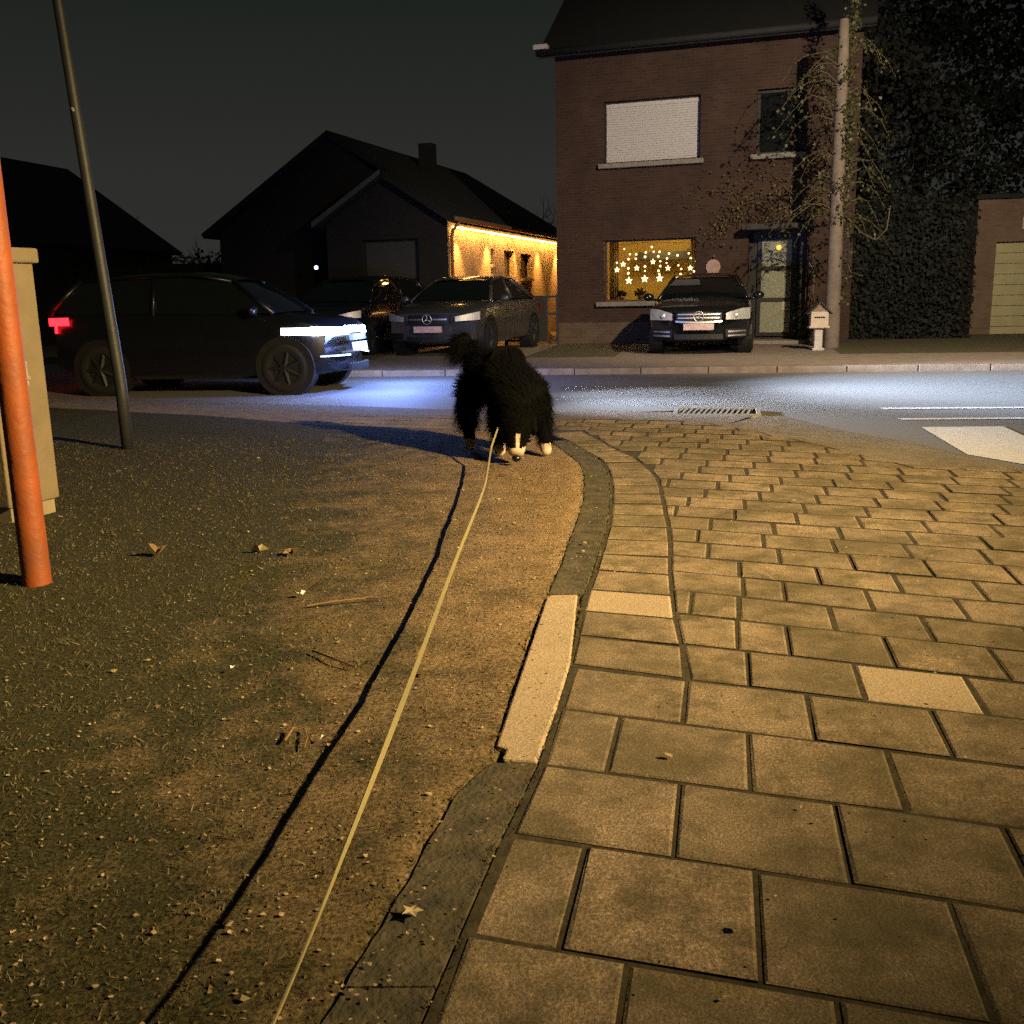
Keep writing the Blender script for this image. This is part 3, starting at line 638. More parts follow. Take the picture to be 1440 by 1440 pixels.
# round plaque
b = MB(); b.disc((0, -.03, 0), (0, 1, 0), .165, .05, 32); o = b.obj('wall_plaque', mat('pinkish_plaque', (.60, .40, .30), .7, var=.35, scale=12)); ca, sa = math.cos(FA), math.sin(FA)
def HF(x_, y_): return (1.2 + x_ * ca - y_ * sa, 24.7 + x_ * sa + y_ * ca)
o.location = (*HF(3.73, 0), 1.74); o.rotation_euler = (0, 0, FA); setp(o, 'round pinkish plaque on the brick wall left of the door', 'plaque')
b = MB(); b.box(-.04, .04, -.03, 0, -.05, .05); o = b.obj('doorbell', mat('bell_plate', (.55, .55, .5), .4, .5)); o.location = (*HF(5.87, -.002), 1.72); o.rotation_euler = (0, 0, FA); setp(o, 'small pale doorbell on the wall right of the front door', 'doorbell')

# ------------------------------------------------------------------ golden-lit bungalow
GH = empty('bungalow', (-1.4, 24.5, 0), FA, 'dark gabled bungalow whose long side wall glows golden from eave lights', 'house')
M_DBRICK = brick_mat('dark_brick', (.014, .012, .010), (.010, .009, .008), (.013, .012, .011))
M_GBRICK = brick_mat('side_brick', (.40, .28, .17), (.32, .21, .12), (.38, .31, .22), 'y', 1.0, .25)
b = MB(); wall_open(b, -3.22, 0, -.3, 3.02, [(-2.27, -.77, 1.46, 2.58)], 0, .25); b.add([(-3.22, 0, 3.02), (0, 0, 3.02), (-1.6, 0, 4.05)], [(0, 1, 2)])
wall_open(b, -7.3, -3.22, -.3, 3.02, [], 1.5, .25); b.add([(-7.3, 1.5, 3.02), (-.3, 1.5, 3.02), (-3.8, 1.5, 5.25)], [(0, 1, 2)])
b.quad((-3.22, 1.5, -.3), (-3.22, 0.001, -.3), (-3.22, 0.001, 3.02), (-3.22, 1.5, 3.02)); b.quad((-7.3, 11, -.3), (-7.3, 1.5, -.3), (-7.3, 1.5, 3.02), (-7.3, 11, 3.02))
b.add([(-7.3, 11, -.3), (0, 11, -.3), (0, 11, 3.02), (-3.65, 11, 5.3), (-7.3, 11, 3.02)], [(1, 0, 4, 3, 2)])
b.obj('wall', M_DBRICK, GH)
gops = [(3.06, 3.40, 2.03, 2.42), (4.19, 5.05, 1.72, 2.43), (5.67, 6.72, 1.70, 2.40)]
b = MB(); bb = MB(); wall_open(bb, 0.002, 11, -.9, 3.0, gops, 0, .25)
b.v = [(-v[1], v[0], v[2]) for v in bb.v]; b.f = bb.f; b.m = bb.m     # turn the panel so that it runs along +y and faces +x
b.v = [(v[0] , v[1], v[2]) for v in b.v]
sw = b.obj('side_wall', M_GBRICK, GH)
for a, c, d, e_ in gops:
    q = MB(); q.box(-.20, -.14, a, a + .05, d, e_); q.box(-.20, -.14, c - .05, c, d, e_); q.box(-.20, -.14, a + .05, c - .05, d, d + .05); q.box(-.20, -.14, a + .05, c - .05, e_ - .05, e_); wq = q.obj('window', M_DARKW, GH)
    q = MB(); q.box(-.18, -.165, a + .05, c - .05, d + .05, e_ - .05); q.obj('pane', M_GLASSD, wq)
    q = MB(); q.box(-.1, .07, a - .06, c + .06, d - .08, d - .004); q.obj('sill', M_STONE, wq)
q = win_frame(-2.27, -.77, 1.46, 2.58, .12, .05).obj('window', M_DARKW, GH)
b = MB()
for i in range(20): z = 1.51 + i * .051; b.box(-2.22, -.82, .145, .16, z + .003, z + .05)
b.obj('roller_shutter', mat('grey_shutter', (.05, .05, .047), .7, var=.15, scale=20), q)
rb = MB()
def slab(p0, p1, p2, p3, th=.14):
    n = (Vector(p1) - Vector(p0)).cross(Vector(p3) - Vector(p0)).normalized() * th; vs = [Vector(p) for p in (p0, p1, p2, p3)]; vs += [v - n for v in vs]
    rb.add(vs, [(0, 1, 2, 3), (7, 6, 5, 4), (0, 4, 5, 1), (1, 5, 6, 2), (2, 6, 7, 3), (3, 7, 4, 0)])
slab((.28, 1.3, 3.0), (.28, 11.3, 3.0), (-3.75, 11.3, 5.42), (-3.75, 1.3, 5.42)); slab((-7.75, 11.3, 3.0), (-7.75, 1.3, 3.0), (-3.75, 1.3, 5.42), (-3.75, 11.3, 5.42))
slab((.28, -.25, 3.0), (.28, 1.28, 3.0), (-1.56, 1.28, 4.16), (-1.56, -.25, 4.16)); slab((-3.45, 4.2, 3.0), (-3.45, -.25, 3.0), (-1.56, -.25, 4.16), (-1.56, 4.2, 4.16))
rf = rb.obj('roof', M_ROOF, GH)
b = MB(); b.box(-2.9, -2.5, 5.2, 5.6, 4.5, 5.55); b.obj('chimney', M_DBRICK, rf)
b = MB(); b.add([(-3.46, -.27, 2.90), (-1.56, -.27, 4.06), (-1.56, -.27, 4.18), (-3.46, -.27, 3.04), (-3.46, -.29, 2.90), (-1.56, -.29, 4.06), (-1.56, -.29, 4.18), (-3.46, -.29, 3.04)], [(0, 1, 2, 3), (7, 6, 5, 4), (0, 4, 5, 1), (2, 6, 7, 3), (3, 7, 4, 0)]); b.obj('bargeboard', mat('grey_bargeboard', (.10, .10, .095), .7), rf)  # one dull grey over the whole board
b = MB(); b.tube([(.30, -.25, 2.98), (.30, 11.2, 2.98)], .06, 8); b.tube([(.30, .10, 2.95), (.10, .12, 2.75), (.06, .12, 2.6), (.06, .12, -.3)], .04, 8); b.obj('gutter', mat('copper_gutter', (.25, .13, .06), .5, .4), GH, smooth=True)
GOLD = (1, .47, .11)
b = MB(); b.box(.10, .13, .05, 10.9, 2.80, 2.83); b.obj('light_strip', emat('golden_strip', (1, .56, .15), 16), GH)
for yy in (.55, 2.75, 4.95, 7.35, 9.4):
    q = MB(); q.tube([(.16, yy, 2.74), (.16, yy, 2.84)], .04, 10); q.obj('eave_light', emat('eave_spot_glow', (1, .6, .2), 3), GH)
    spot('eave_spot', (.24, yy, 2.74), (.02, yy, 1.2), 420, GOLD, 74, 1, .06, GH)
    q = MB(); q.tube([(.75, yy, -.08 - .05 * yy), (.75, yy, -.02 - .05 * yy)], .05, 10); q.obj('ground_light', emat('ground_spot_glow', (1, .6, .2), 3), GH)
    g_ = spot('ground_spot', (.75, yy, .03 - .05 * yy), (0, yy, 1.15), 1900, GOLD, 88, 1, .08, GH); g_.scale = (.55, 1.1, 1)
al = bpy.data.lights.new('eave_strip', 'AREA'); al.shape = 'RECTANGLE'; al.size = 10.6; al.size_y = .05; al.energy = 150; al.color = GOLD
ao = bpy.data.objects.new('eave_strip', al); COL.objects.link(ao); ao.parent = GH; ao.location = (.20, 5.45, 2.80); ao.rotation_euler = (0, rad(18), rad(90)); ao.rotation_euler = Matrix(((0, -1, 0), (1, 0, 0), (0, 0, 1))).to_euler(); ao.rotation_euler = (Matrix.Rotation(rad(28), 3, 'Y') @ Matrix.Rotation(rad(90), 3, 'Z')).to_euler()
# porch lamp
b = MB(); b.sphere((-3.52, -.06, 1.97), .05, 10, 8); b.tube([(-3.52, 0, 2.0), (-3.52, -.06, 2.03)], .015, 6, 1); b.obj('wall_lamp', [emat('cold_lamp', (.8, .9, 1), 3), M_DARKW], GH, smooth=True)

# garden gate between the houses
gg = empty('garden_gate', (-.05, 24.35, 0), rad(-5), 'dark metal double gate with rails between bungalow and brick house', 'gate')
M_GATE = mat('black_gate', (.015, .015, .015), .5, .3)
b = MB(); b.box(-.04, .04, -.04, .04, 0, 1.28); b.obj('post', M_GATE, gg); b = MB(); b.box(1.2, 1.26, -.04, .04, 0, 1.2); b.obj('post', M_GATE, gg)
for z in (1.12, .72, .10): q = MB(); q.box(.04, 1.2, -.02, .02, z, z + .05); q.obj('rail', M_GATE, gg)
for (x0, x1) in ((.34, .56), (.70, 1.0)): q = MB(); q.box(x0, x1, -.012, .012, .15, 1.12); q.obj('panel', M_GATE, gg)

# ------------------------------------------------------------------ garage on the right
GA = empty('garage', (11.5, 25.2, 0), rad(-10), 'low brick garage with pale door at the right edge', 'garage')
M_GABR = brick_mat('garage_brick', (.20, .12, .075), (.15, .09, .06), (.16, .13, .095))
b = MB(); wall_open(b, 0, 4.2, -.3, 3.25, [(.48, 3.3, -.05, 2.24)], 0, .3); b.obj('wall', M_GABR, GA)
b = MB(); b.box(0, .3, .302, 6, -.3, 3.25); b.box(3.9, 4.2, .302, 6, -.3, 3.25); b.obj('side_wall', M_GABR, GA)
b = MB(); b.box(-.08, 4.28, -.08, 6.1, 3.252, 3.36); b.obj('roof', M_ROOF, GA)
b = MB()
for i in range(9): b.box(.49, 3.29, .13, .16, -.05 + i * .254, .195 + i * .254)
b.obj('door', mat('cream_garage_door', (.42, .38, .19), .6, var=.2, scale=3, bmp=.1), GA, bevel=.006)
b = MB(); b.box(1.02, 1.25, -.05, -.004, 2.52, 2.80); b.obj('house_number_plate', mat('cream_plate', (.5, .42, .24), .6), GA)

# ------------------------------------------------------------------ post with ivy, climber on the facade, letterbox
up = MB(); up.tube([(6.50, 20.3, -.1), (6.50, 20.3, .1), (6.49, 20.3, 2.2), (6.47, 20.3, 5.4), (6.46, 20.3, 6.15)], [.165, .15, .135, .105, .09], 18)
setp(up.obj('utility_pole', mat('pale_pole', (.24, .19, .145), .8, var=.35, scale=7, bmp=.3), smooth=True), 'tall pale tapering pole by the front door, its upper part wrapped in ivy', 'pole')
M_IVY = mat('ivy_leaf', (.045, .052, .014), .5, var=.5, scale=5, col2=(.10, .095, .03)); M_STEM = mat('vine_stem', (.16, .12, .07), .9, var=.4)
def leaves(b, c, n, spread, s0, s1, mi=0):
    for i in range(n):
        p = Vector(c) + Vector((random.gauss(0, spread[0]), random.gauss(0, spread[1]), random.gauss(0, spread[2])))
        s_ = random.uniform(s0, s1); q = Matrix.Rotation(random.uniform(0, 6.28), 3, 'Z') @ Matrix.Rotation(random.uniform(-1.2, 1.2), 3, 'X') @ Matrix.Rotation(random.uniform(-.9, .9), 3, 'Y')
        b.add([p + q @ Vector(v) * s_ for v in ((0, 0, 0), (-.42, .05, -.45), (0, .0, -1.0), (.42, .05, -.45))], [(0, 1, 2, 3)], mi)
iv = empty('ivy', (6.5, 20.3, 0), 0, 'dark green ivy climbing the tall pole with loose hanging shoots', 'ivy')
fo = MB(); st = MB()
for i in range(46):                                                      # clothing the pole, thicker on its right
    z = 1.0 + 6.0 * (i / 45); a = random.uniform(-1.0, 1.2) if z < 2.6 else random.uniform(-2.0, 2.6)
    n = 14 if z < 2.4 else 42
    leaves(fo, (math.cos(a) * .16 + (.04 if z < 2.6 else 0), -.06 + math.sin(a) * .1, z), n, (.07, .06, .10), .04, .09)
for i in range(36):
    z0 = random.uniform(2.3, 5.6); L_ = random.uniform(.35, 1.25); a = random.choice((0.1, 2.9)) + random.uniform(-.6, .6); pts = [Vector((math.cos(a) * .12, math.sin(a) * .12, z0))]
    for k in range(5): pts.append(pts[-1] + Vector((math.cos(a) * L_ / 5, math.sin(a) * L_ / 5 * .6, .12 - .10 * k + random.uniform(-.06, .06))))
    st.tube(pts, [.010 - .0013 * k for k in range(6)], 5)
    for p in pts[1:]: leaves(fo, p, 6, (.06, .05, .06), .04, .09)
st.tube([(.18, -.05, 2.55), (.45, -.1, 2.25), (.75, -.1, 2.1), (.95, -.1, 2.3), (1.0, -.1, 2.75)], .012, 5); st.tube([(.15, 0, 1.9), (.3, -.05, 1.5), (.55, -.05, 1.42)], .008, 5)
fo.obj('foliage', M_IVY, iv); st.obj('stems', M_STEM, iv)
cl = empty('climbing_plant', (*HF(0, 0), 0), FA, 'sparse leafy climber spread over the brick facade above the door canopy', 'climber')
fo = MB(); st = MB()
for (a, c) in (((6.2, 3.2), (3.3, 3.35)), ((6.2, 3.0), (3.9, 2.75)), ((6.3, 3.6), (4.4, 3.7)), ((6.0, 2.9), (4.2, 3.1)), ((4.4, 3.0), (3.6, 2.45)), ((6.2, 3.9), (5.4, 4.5)), ((6.2, 4.4), (5.9, 5.6))):
    pts = []
    for k in range(13):
        t = k / 12; pts.append(Vector((a[0] + (c[0] - a[0]) * t, -.07 + .04 * math.sin(k * 1.7), a[1] + (c[1] - a[1]) * t + .12 * math.sin(k * 1.1 + a[1]) - .05 * math.sin(k * 2.7))))
    st.tube(pts, [.014 - .0008 * k for k in range(13)], 5)
    for p in pts: leaves(fo, p, random.randint(12, 28), (.16, .06, .15), .03, .08)
    for k in range(2, 12, 2):
        d = Vector((random.uniform(-.3, .3), -.03, random.uniform(-.45, .2))); st.tube([pts[k], pts[k] + d * .5, pts[k] + d], [.007, .006, .004], 4); leaves(fo, pts[k] + d, 5, (.08, .04, .08), .04, .08)
fo.obj('foliage', mat('climber_leaf', (.10, .085, .03), .6, var=.5, scale=6, col2=(.16, .11, .04)), cl); st.obj('stems', M_STEM, cl)
sh = empty('garden_shrub', (*HF(5.95, -.45), .02), 0, 'small leafy shrub right of the doorstep', 'shrub')
fo = MB(); st = MB()
for i in range(16):
    a = random.random() * 6.28; h = random.uniform(.3, .9); d = Vector((math.cos(a) * .22, math.sin(a) * .2, h)); st.tube([(0, 0, 0), d * .5, d], [.012, .008, .005], 5); leaves(fo, d, 14, (.08, .08, .12), .04, .09); leaves(fo, d * .55, 8, (.07, .07, .1), .04, .08)
for i in range(4):
    h = 1.6 + .35 * i; st.tube([(-.02 * i, 0, 0), (.02, 0, h * .5), (.05 * math.sin(i * 2), 0, h)], [.016, .012, .006], 5); leaves(fo, (.02, 0, h * .8), 10, (.05, .05, .2), .04, .07)
fo.obj('foliage', M_IVY, sh); st.obj('stems', M_STEM, sh)
lb = empty('letterbox', (5.98, 19.5, .02), rad(-8), 'house-shaped pale letterbox with pitched roof on a white post', 'letterbox')
M_LBX = mat('pale_letterbox', (.66, .54, .40), .7, var=.2, scale=9)
b = MB(); b.box(-.165, .165, -.13, .13, .45, .74); b.box(-.19, .19, -.15, .15, .43, .47); b.obj('box', M_LBX, lb, bevel=.008)
b = MB(); b.add([(-.16, -.125, .742), (.16, -.125, .742), (0, -.125, .90), (-.16, .125, .742), (.16, .125, .742), (0, .125, .90)], [(0, 1, 2), (4, 3, 5)]); b.f = [[0, 1, 2], [4, 3, 5], [0, 3, 4, 1], [1, 4, 5, 2], [2, 5, 3, 0]]; b.m = [0] * 5; b.obj('gable', mat('letterbox_gable', (.30, .22, .14), .8), lb)
b = MB()
for s_ in (-1, 1): b.add([(0, -.19, .93), (0, .19, .93), (s_ * .24, .19, .70), (s_ * .24, -.19, .70), (0, -.19, .905), (0, .19, .905), (s_ * .225, .19, .69), (s_ * .225, -.19, .69)], [(0, 1, 2, 3), (7, 6, 5, 4), (0, 3, 7, 4), (1, 5, 6, 2), (2, 6, 7, 3)])
b.obj('roof', mat('letterbox_roof', (.05, .045, .04), .7), lb)
b = MB(); b.box(-.10, .10, -.134, -.131, .62, .645); b.obj('slot', M_BLACK, lb)
b = MB(); b.box(-.075, .075, -.075, .075, .0, .43); b.box(-.11, .11, -.11, .11, -.05, .05); b.obj('post', mat('white_post', (.62, .58, .50), .7, var=.25, scale=9), lb, bevel=.008)
# second plaque-free area: hedge and evergreens closing the right-hand side
M_HEDGE = mat('dark_evergreen', (.014, .019, .010), .8, var=.5, scale=4)
M_BARK = mat('bark', (.05, .04, .03), .9, var=.4, scale=9, bmp=.6)
def hedge(x0, x1, y0, y1, h, n, label):
    o = empty('hedge', ((x0 + x1) / 2, (y0 + y1) / 2, 0), rad(-8), label, 'hedge'); b = MB(); wx_, wy_ = (x1 - x0) / 2, (y1 - y0) / 2
    b.box(-wx_ + .2, wx_ - .2, -wy_ + .2, wy_ - .2, 0, h - .25)
    for i in range(n):
        f_ = random.random()
        p = (random.uniform(-wx_, wx_), -wy_ + abs(random.gauss(0, .1)), random.uniform(0, h)) if f_ < .7 else (random.uniform(-wx_, wx_), random.uniform(-wy_, wy_), h + random.gauss(-.1, .12))
        leaves(b, p, 1, (.02, .02, .02), .06, .14)
    b.obj('foliage', M_HEDGE, o)
hedge(7.3, 10.8, 23.6, 25.0, 3.1, 9000, 'tall dark clipped hedge between the brick house and the garage')
def evergreen(loc, h, r_, label):
    o = empty('evergreen_tree', loc, 0, label, 'tree', 'trees behind the hedge'); t2 = MB(); t2.tube([(0, 0, -.1), (.1, 0, h * .45), (.05, .1, h * .9)], [.22, .15, .04], 10); c2 = MB()
    for i in range(14):
        a = random.random() * 6.28; z = h * random.uniform(.25, .8); e2 = (math.cos(a) * r_ * .7, math.sin(a) * r_ * .7, z + .6); t2.tube([(0.08, 0, z), (e2[0] * .6, e2[1] * .6, z + .5), e2], [.07, .04, .02], 6)
    for i in range(170):
        a = random.random() * 6.28; z = h * random.uniform(.22, 1.0); rr = r_ * (1.05 - .55 * abs(z / h - .5)) * random.uniform(.2, 1)
        leaves(c2, (math.cos(a) * rr, math.sin(a) * rr, z), 70, (.35, .35, .3), .10, .22)
    t2.obj('trunk', M_BARK, o); c2.obj('crown', M_HEDGE, o)
evergreen((8.6, 27.5, 0), 10.5, 2.6, 'tall broad evergreen behind the hedge, nearest the brick house')
evergreen((15.5, 29.5, 0), 11.0, 2.9, 'tall evergreen at the right end of the row, cut by the picture edge')
evergreen((12.2, 31, 0), 11.5, 3.2, 'tall evergreen rising behind the brick garage')
def bare_tree(loc, h, seed, label, group):
    rnd = random.Random(seed); o = empty('bare_tree', loc, 0, label, 'tree', group); b = MB()
    def grow(p, d, L_, r_, lev):
        pts = [p]; dd = d.copy()
        for k in range(4): dd = (dd + Vector((rnd.uniform(-.22, .22), rnd.uniform(-.22, .22), rnd.uniform(-.05, .16)))).normalized(); pts.append(pts[-1] + dd * L_ / 4)
        b.tube(pts, [r_ * (1 - .13 * k) for k in range(5)], 6 if lev < 2 else 4, 0 if lev == 0 else 1)
        if lev < 5:
            for k in range(rnd.choice((2, 3, 3))):
                a = rnd.random() * 6.28; q = (dd + Vector((math.cos(a), math.sin(a), rnd.uniform(-.1, .5))) * rnd.uniform(.5, .95)).normalized(); grow(pts[rnd.choice((2, 3, 4, 4))], q, L_ * rnd.uniform(.6, .8), r_ * .55, lev + 1)
    grow(Vector((0, 0, -.2)), Vector((0, 0, 1)), h * .34, h * .025, 0)
    t3 = MB(); c3 = MB()
    for (src, mi) in ((t3, 0), (c3, 1)):
        mp = {}
        for f_, m3 in zip(b.f, b.m):
            if m3 != mi: continue
            ix = []
            for i in f_:
                if i not in mp: mp[i] = len(src.v); src.v.append(b.v[i])
                ix.append(mp[i])
            src.f.append(ix); src.m.append(0)
    t3.obj('trunk', M_BARK, o); c3.obj('crown', M_BARK, o)
bare_tree((-13.8, 37, -.3), 6.0, 3, 'bare tree far left of the bungalow, the widest crown', 'bare trees behind the road on the left')
bare_tree((-17.5, 36, -.3), 5.2, 8, 'bare tree beside the far dark house roof', 'bare trees behind the road on the left')
bare_tree((-11.3, 38, -.3), 4.9, 12, 'low bare tree nearest the left gable of the bungalow', 'bare trees behind the road on the left')
bare_tree((1.0, 40, -.6), 6.0, 21, 'bare tree behind the golden side wall of the bungalow', None)
hedge(-14.5, -6.2, 31, 32.4, 2.6, 3000, 'low dark hedge in the background left of the bungalow')
# far dark house on the left
FH = empty('dark_house', (-19, 31, 0), rad(-14), 'unlit dark house with a steep roof at the far left', 'house')
b = MB(); wall_open(b, -3, 5, -.3, 3.2, [(2.2, 3.4, 1.0, 2.2)], 0, .3); b.quad((5, .3, -.3), (5, 8, -.3), (5, 8, 3.2), (5, .3, 3.2)); b.add([(-3, 0, 3.2), (5, 0, 3.2), (1, 0, 5.9)], [(0, 1, 2)]); b.obj('wall', M_DBRICK, FH)
rb = MB(); slab((5.4, -.4, 3.0), (5.4, 8, 3.0), (1, 8, 6.1), (1, -.4, 6.1)); slab((-3.4, 8, 3.0), (-3.4, -.4, 3.0), (1, -.4, 6.1), (1, 8, 6.1)); rb.obj('roof', M_ROOF, FH)
q = win_frame(2.2, 3.4, 1.0, 2.2, .12, .06).obj('window', M_DARKW, FH); b = MB(); b.box(2.26, 3.34, .14, .155, 1.06, 2.14); b.obj('pane', M_GLASSD, q)

# ------------------------------------------------------------------ cars
M_TYRE = mat('tyre_rubber', (.006, .006, .006), .85); M_ALLOY = mat('alloy_rim', (.10, .10, .105), .4, .8); M_CHROME = mat('chrome', (.80, .79, .76), .42, 1.0, var=.1)
M_CGLASS = mat('car_glass', (.006, .008, .008), .04, spec=.6); M_TRIM = mat('black_trim', (.008, .008, .008), .55); M_LENS = mat('headlamp_lens', (.62, .62, .58), .40, .35, var=.4, scale=22)
M_RED = mat('tail_lens', (.30, .01, .01), .25); M_PLATE = mat('white_plate', (.66, .58, .53), .5, scale=16, col2=(.50, .30, .26)); M_PRED = mat('plate_red', (.45, .10, .08), .6)
def interp(tab, u):
    for (a, va), (b_, vb) in zip(tab, tab[1:]):
        if a <= u <= b_: t = (u - a) / (b_ - a); t = t * t * (3 - 2 * t) * .5 + t * .5; return va + (vb - va) * t
    return tab[-1][1] if u > tab[-1][0] else tab[0][1]
SEDAN = dict(L=4.4, W=1.80, top=[(0, .77), (.025, .84), (.10, .905), (.27, .99), (.33, 1.0), (.80, 1.03), (.93, 1.02), (1, .94)], cab=[(.255, .985), (.415, 1.375), (.53, 1.445), (.68, 1.40), (.87, 1.03)], wheels=(.19, .81), R=.325)
HATCH = dict(L=4.1, W=1.80, top=[(0, .86), (.03, .94), (.12, 1.0), (.24, 1.06), (.30, 1.07), (.80, 1.10), (.96, 1.10), (1, 1.02)], cab=[(.22, 1.055), (.37, 1.48), (.50, 1.58), (.88, 1.53), (.985, 1.10)], wheels=(.19, .80), R=.335)
def make_car(name, label, loc, rotz, P, paint, style, group=None, lit=False):
    M_RIM = M_TRIM if lit else M_ALLOY
    o = empty(name, loc, rotz, label, 'car', group); L, Wd = P['L'], P['W']; hw = Wd / 2
    def D(p):                                                             # rounded nose and tail in plan
        x_, y, z = p; f_ = max(0, (-L / 2 + .9 - y) / .9); r_ = max(0, (y - (L / 2 - .7)) / .7); k = min(1.1, abs(x_) / hw) ** 2.8
        y += min(f_, 1.05) * (.34 * k + .14 * max(0, z - .52)); y -= min(r_, 1.05) * (.22 * k + .06 * max(0, z - .6)); return (x_, y, z)
    def wid(u): return hw * (1 - .10 * max(0, (.10 - u) / .10) ** 2 - .08 * max(0, (u - .9) / .1) ** 2)
    def zb(u): return .20 + .09 * max(0, (.12 - u) / .12) + .12 * max(0, (u - .9) / .1)
    us = [0, .012, .03, .06, .10, .15, .2, .25, .3, .4, .5, .6, .7, .8, .86, .9, .94, .97, .988, 1]
    b = MB(); vs = []; fs = []; k = 0
    for u in us:
        y = -L / 2 + u * L; w = wid(u); tp = interp(P['top'], u); bz = zb(u); belt = tp - .035
        sec = [(0, bz), (.84 * w, bz), (.965 * w, bz + .06), (w, .42), (w, .62), (.975 * w, belt - .10), (.93 * w, belt - .025), (.84 * w, belt), (.55 * w, tp - .006), (0, tp)]
        ring = sec + [(-a, c) for a, c in sec[-2:0:-1]]; k = len(ring); vs += [D((a, y, c)) for a, c in ring]
    for i in range(len(us) - 1):
        for j in range(k): fs.append((i * k + j, i * k + (j + 1) % k, (i + 1) * k + (j + 1) % k, (i + 1) * k + j))
    fs += [tuple(range(k)), tuple((len(us) - 1) * k + j for j in range(k))[::-1]]
    b.add(vs, [f_[::-1] for f_ in fs]); bo = b.obj('body', paint, o, smooth=True); md = bo.modifiers.new('edges', 'EDGE_SPLIT'); md.split_angle = rad(38)
    cab = P['cab']; yy = lambda u: -L / 2 + u * L; wbt = .87 * hw; wr = .63 * hw; ze = lambda z: z - .045
    (u0, z0), (u1, z1), (u2, z2), (u3, z3), (u4, z4) = cab
    # roof with pillars
    b = MB(); vs = []; n = 0
    for u, z in ((u1, z1), ((u1 + u2) / 2, (z1 + z2) / 2 + .018), (u2, z2), ((u2 + u3) / 2, (z2 + z3) / 2 + .016), (u3, z3)):
        sec = [(-wr - .015, ze(z) - .01), (-wr, ze(z) + .005), (-.6 * wr, z - .006), (0, z), (.6 * wr, z - .006), (wr, ze(z) + .005), (wr + .015, ze(z) - .01)]; n = len(sec); vs += [(a, yy(u), c) for a, c in sec]
    b.add(vs, [(i * n + j, i * n + j + 1, (i + 1) * n + j + 1, (i + 1) * n + j) for i in range(4) for j in range(n - 1)])
    for s_ in (-1, 1):
        b.tube([(s_ * (wbt + .01), yy(u0) + .02, z0 - .03), (s_ * (wr + .012), yy(u1), ze(z1) + .01)], [.04, .032], 6)
        b.tube([(s_ * (wbt + .01), yy(u4) - .02, z4 - .03), (s_ * (wr + .012), yy(u3), ze(z3) + .01)], [.06, .045], 6)
        b.tube([(s_ * (wr + .012), yy(u1), ze(z1) + .005), (s_ * (wr + .015), yy(u2), ze(z2) + .005), (s_ * (wr + .012), yy(u3), ze(z3) + .005)], .028, 6)
        um = (u1 + u3) / 2; b.tube([(s_ * (wbt + .008), yy(um), 1.0), (s_ * (wr + .013), yy(um) + .03, ze(z2))], [.035, .03], 6)
    b.obj('roof', paint, o, smooth=True)
    def sheetg(nm, rows_, mt): q = MB(); n2 = len(rows_[0]); q.add([p for r_ in rows_ for p in r_], [(i * n2 + j, i * n2 + j + 1, (i + 1) * n2 + j + 1, (i + 1) * n2 + j) for i in range(len(rows_) - 1) for j in range(n2 - 1)]); return q.obj(nm, mt, o, smooth=True)
    T = lambda w, u, z, bow: [(w * t, yy(u) - bow * (1 - t * t), z + .015 * (1 - t * t)) for t in (-1, -.6, -.2, .2, .6, 1)]
    sheetg('windscreen', [T(wbt, u0, z0 - .02, .10), T((wbt + wr) / 2, (u0 + u1) / 2, (z0 + ze(z1)) / 2 + .02, .07), T(wr, u1, ze(z1), .0)], M_CGLASS)
    sheetg('rear_window', [T(wr, u3, ze(z3), 0), T((wbt + wr) / 2, (u3 + u4) / 2, (z4 + ze(z3)) / 2 + .02, -.05), T(wbt, u4, z4 - .02, -.07)], M_CGLASS)
    for s_ in (-1, 1):
        um = (u1 + u3) / 2; bl = .99
        for pts in ([(wbt, u0 + .01, z0 - .02), (wbt, um, bl), (wr + .01, um, ze(z2)), (wr + .01, u1, ze(z1))], [(wbt, um, bl), (wbt, u4 - .01, z4 - .02), (wr + .01, u3, ze(z3)), (wr + .01, um, ze(z2))]):
            q = MB(); q.add([(s_ * a, yy(u), z) for a, u, z in pts], [(0, 1, 2, 3)]); q.obj('side_window', M_CGLASS, o)
        # wheels
        for u in P['wheels']:
            R = P['R']; c = (s_ * (hw - .055), yy(u), R)
            q = MB(); q.disc((s_ * (hw - .115), yy(u), R + .01), (1, 0, 0), R + .055, .235, 28); q.obj('wheel_arch', M_TRIM, o, smooth=False)
            wq = MB(); wq.disc(c, (1, 0, 0), R * .62, .10, 22); wo = wq.obj('wheel', M_TRIM, o)
            q = MB(); q.torus(c, (1, 0, 0), R - .085, .088, 28, 10); q.obj('tyre', M_TYRE, wo, smooth=True)
            q = MB(); q.torus((s_ * (hw + .005), yy(u), R), (1, 0, 0), R * .66, .018, 24, 6)
            for a in range(7): t = a * 2 * math.pi / 7; q.tube([(s_ * (hw + .012), yy(u), R), (s_ * (hw + .005), yy(u) + math.cos(t) * R * .66, R + math.sin(t) * R * .66)], [.035, .022], 5)
            q.obj('rim', M_RIM, wo)
        # mirrors
        q = MB(); q.sphere((s_ * (hw + .10), yy(u0) + .22, z0 + .02), .10, 12, 8, sc=(1.05, .65, .72)); q.tube([(s_ * (hw - .10), yy(u0) + .24, z0 - .05), (s_ * (hw + .06), yy(u0) + .22, z0 - .02)], .025, 6); q.obj('mirror', paint, o, smooth=True)
        q = MB(); q.sphere((s_ * (hw + .0), yy(.42), .80), .02, 6, 4, sc=(.6, 4, .8)); q.obj('door_handle', paint, o)
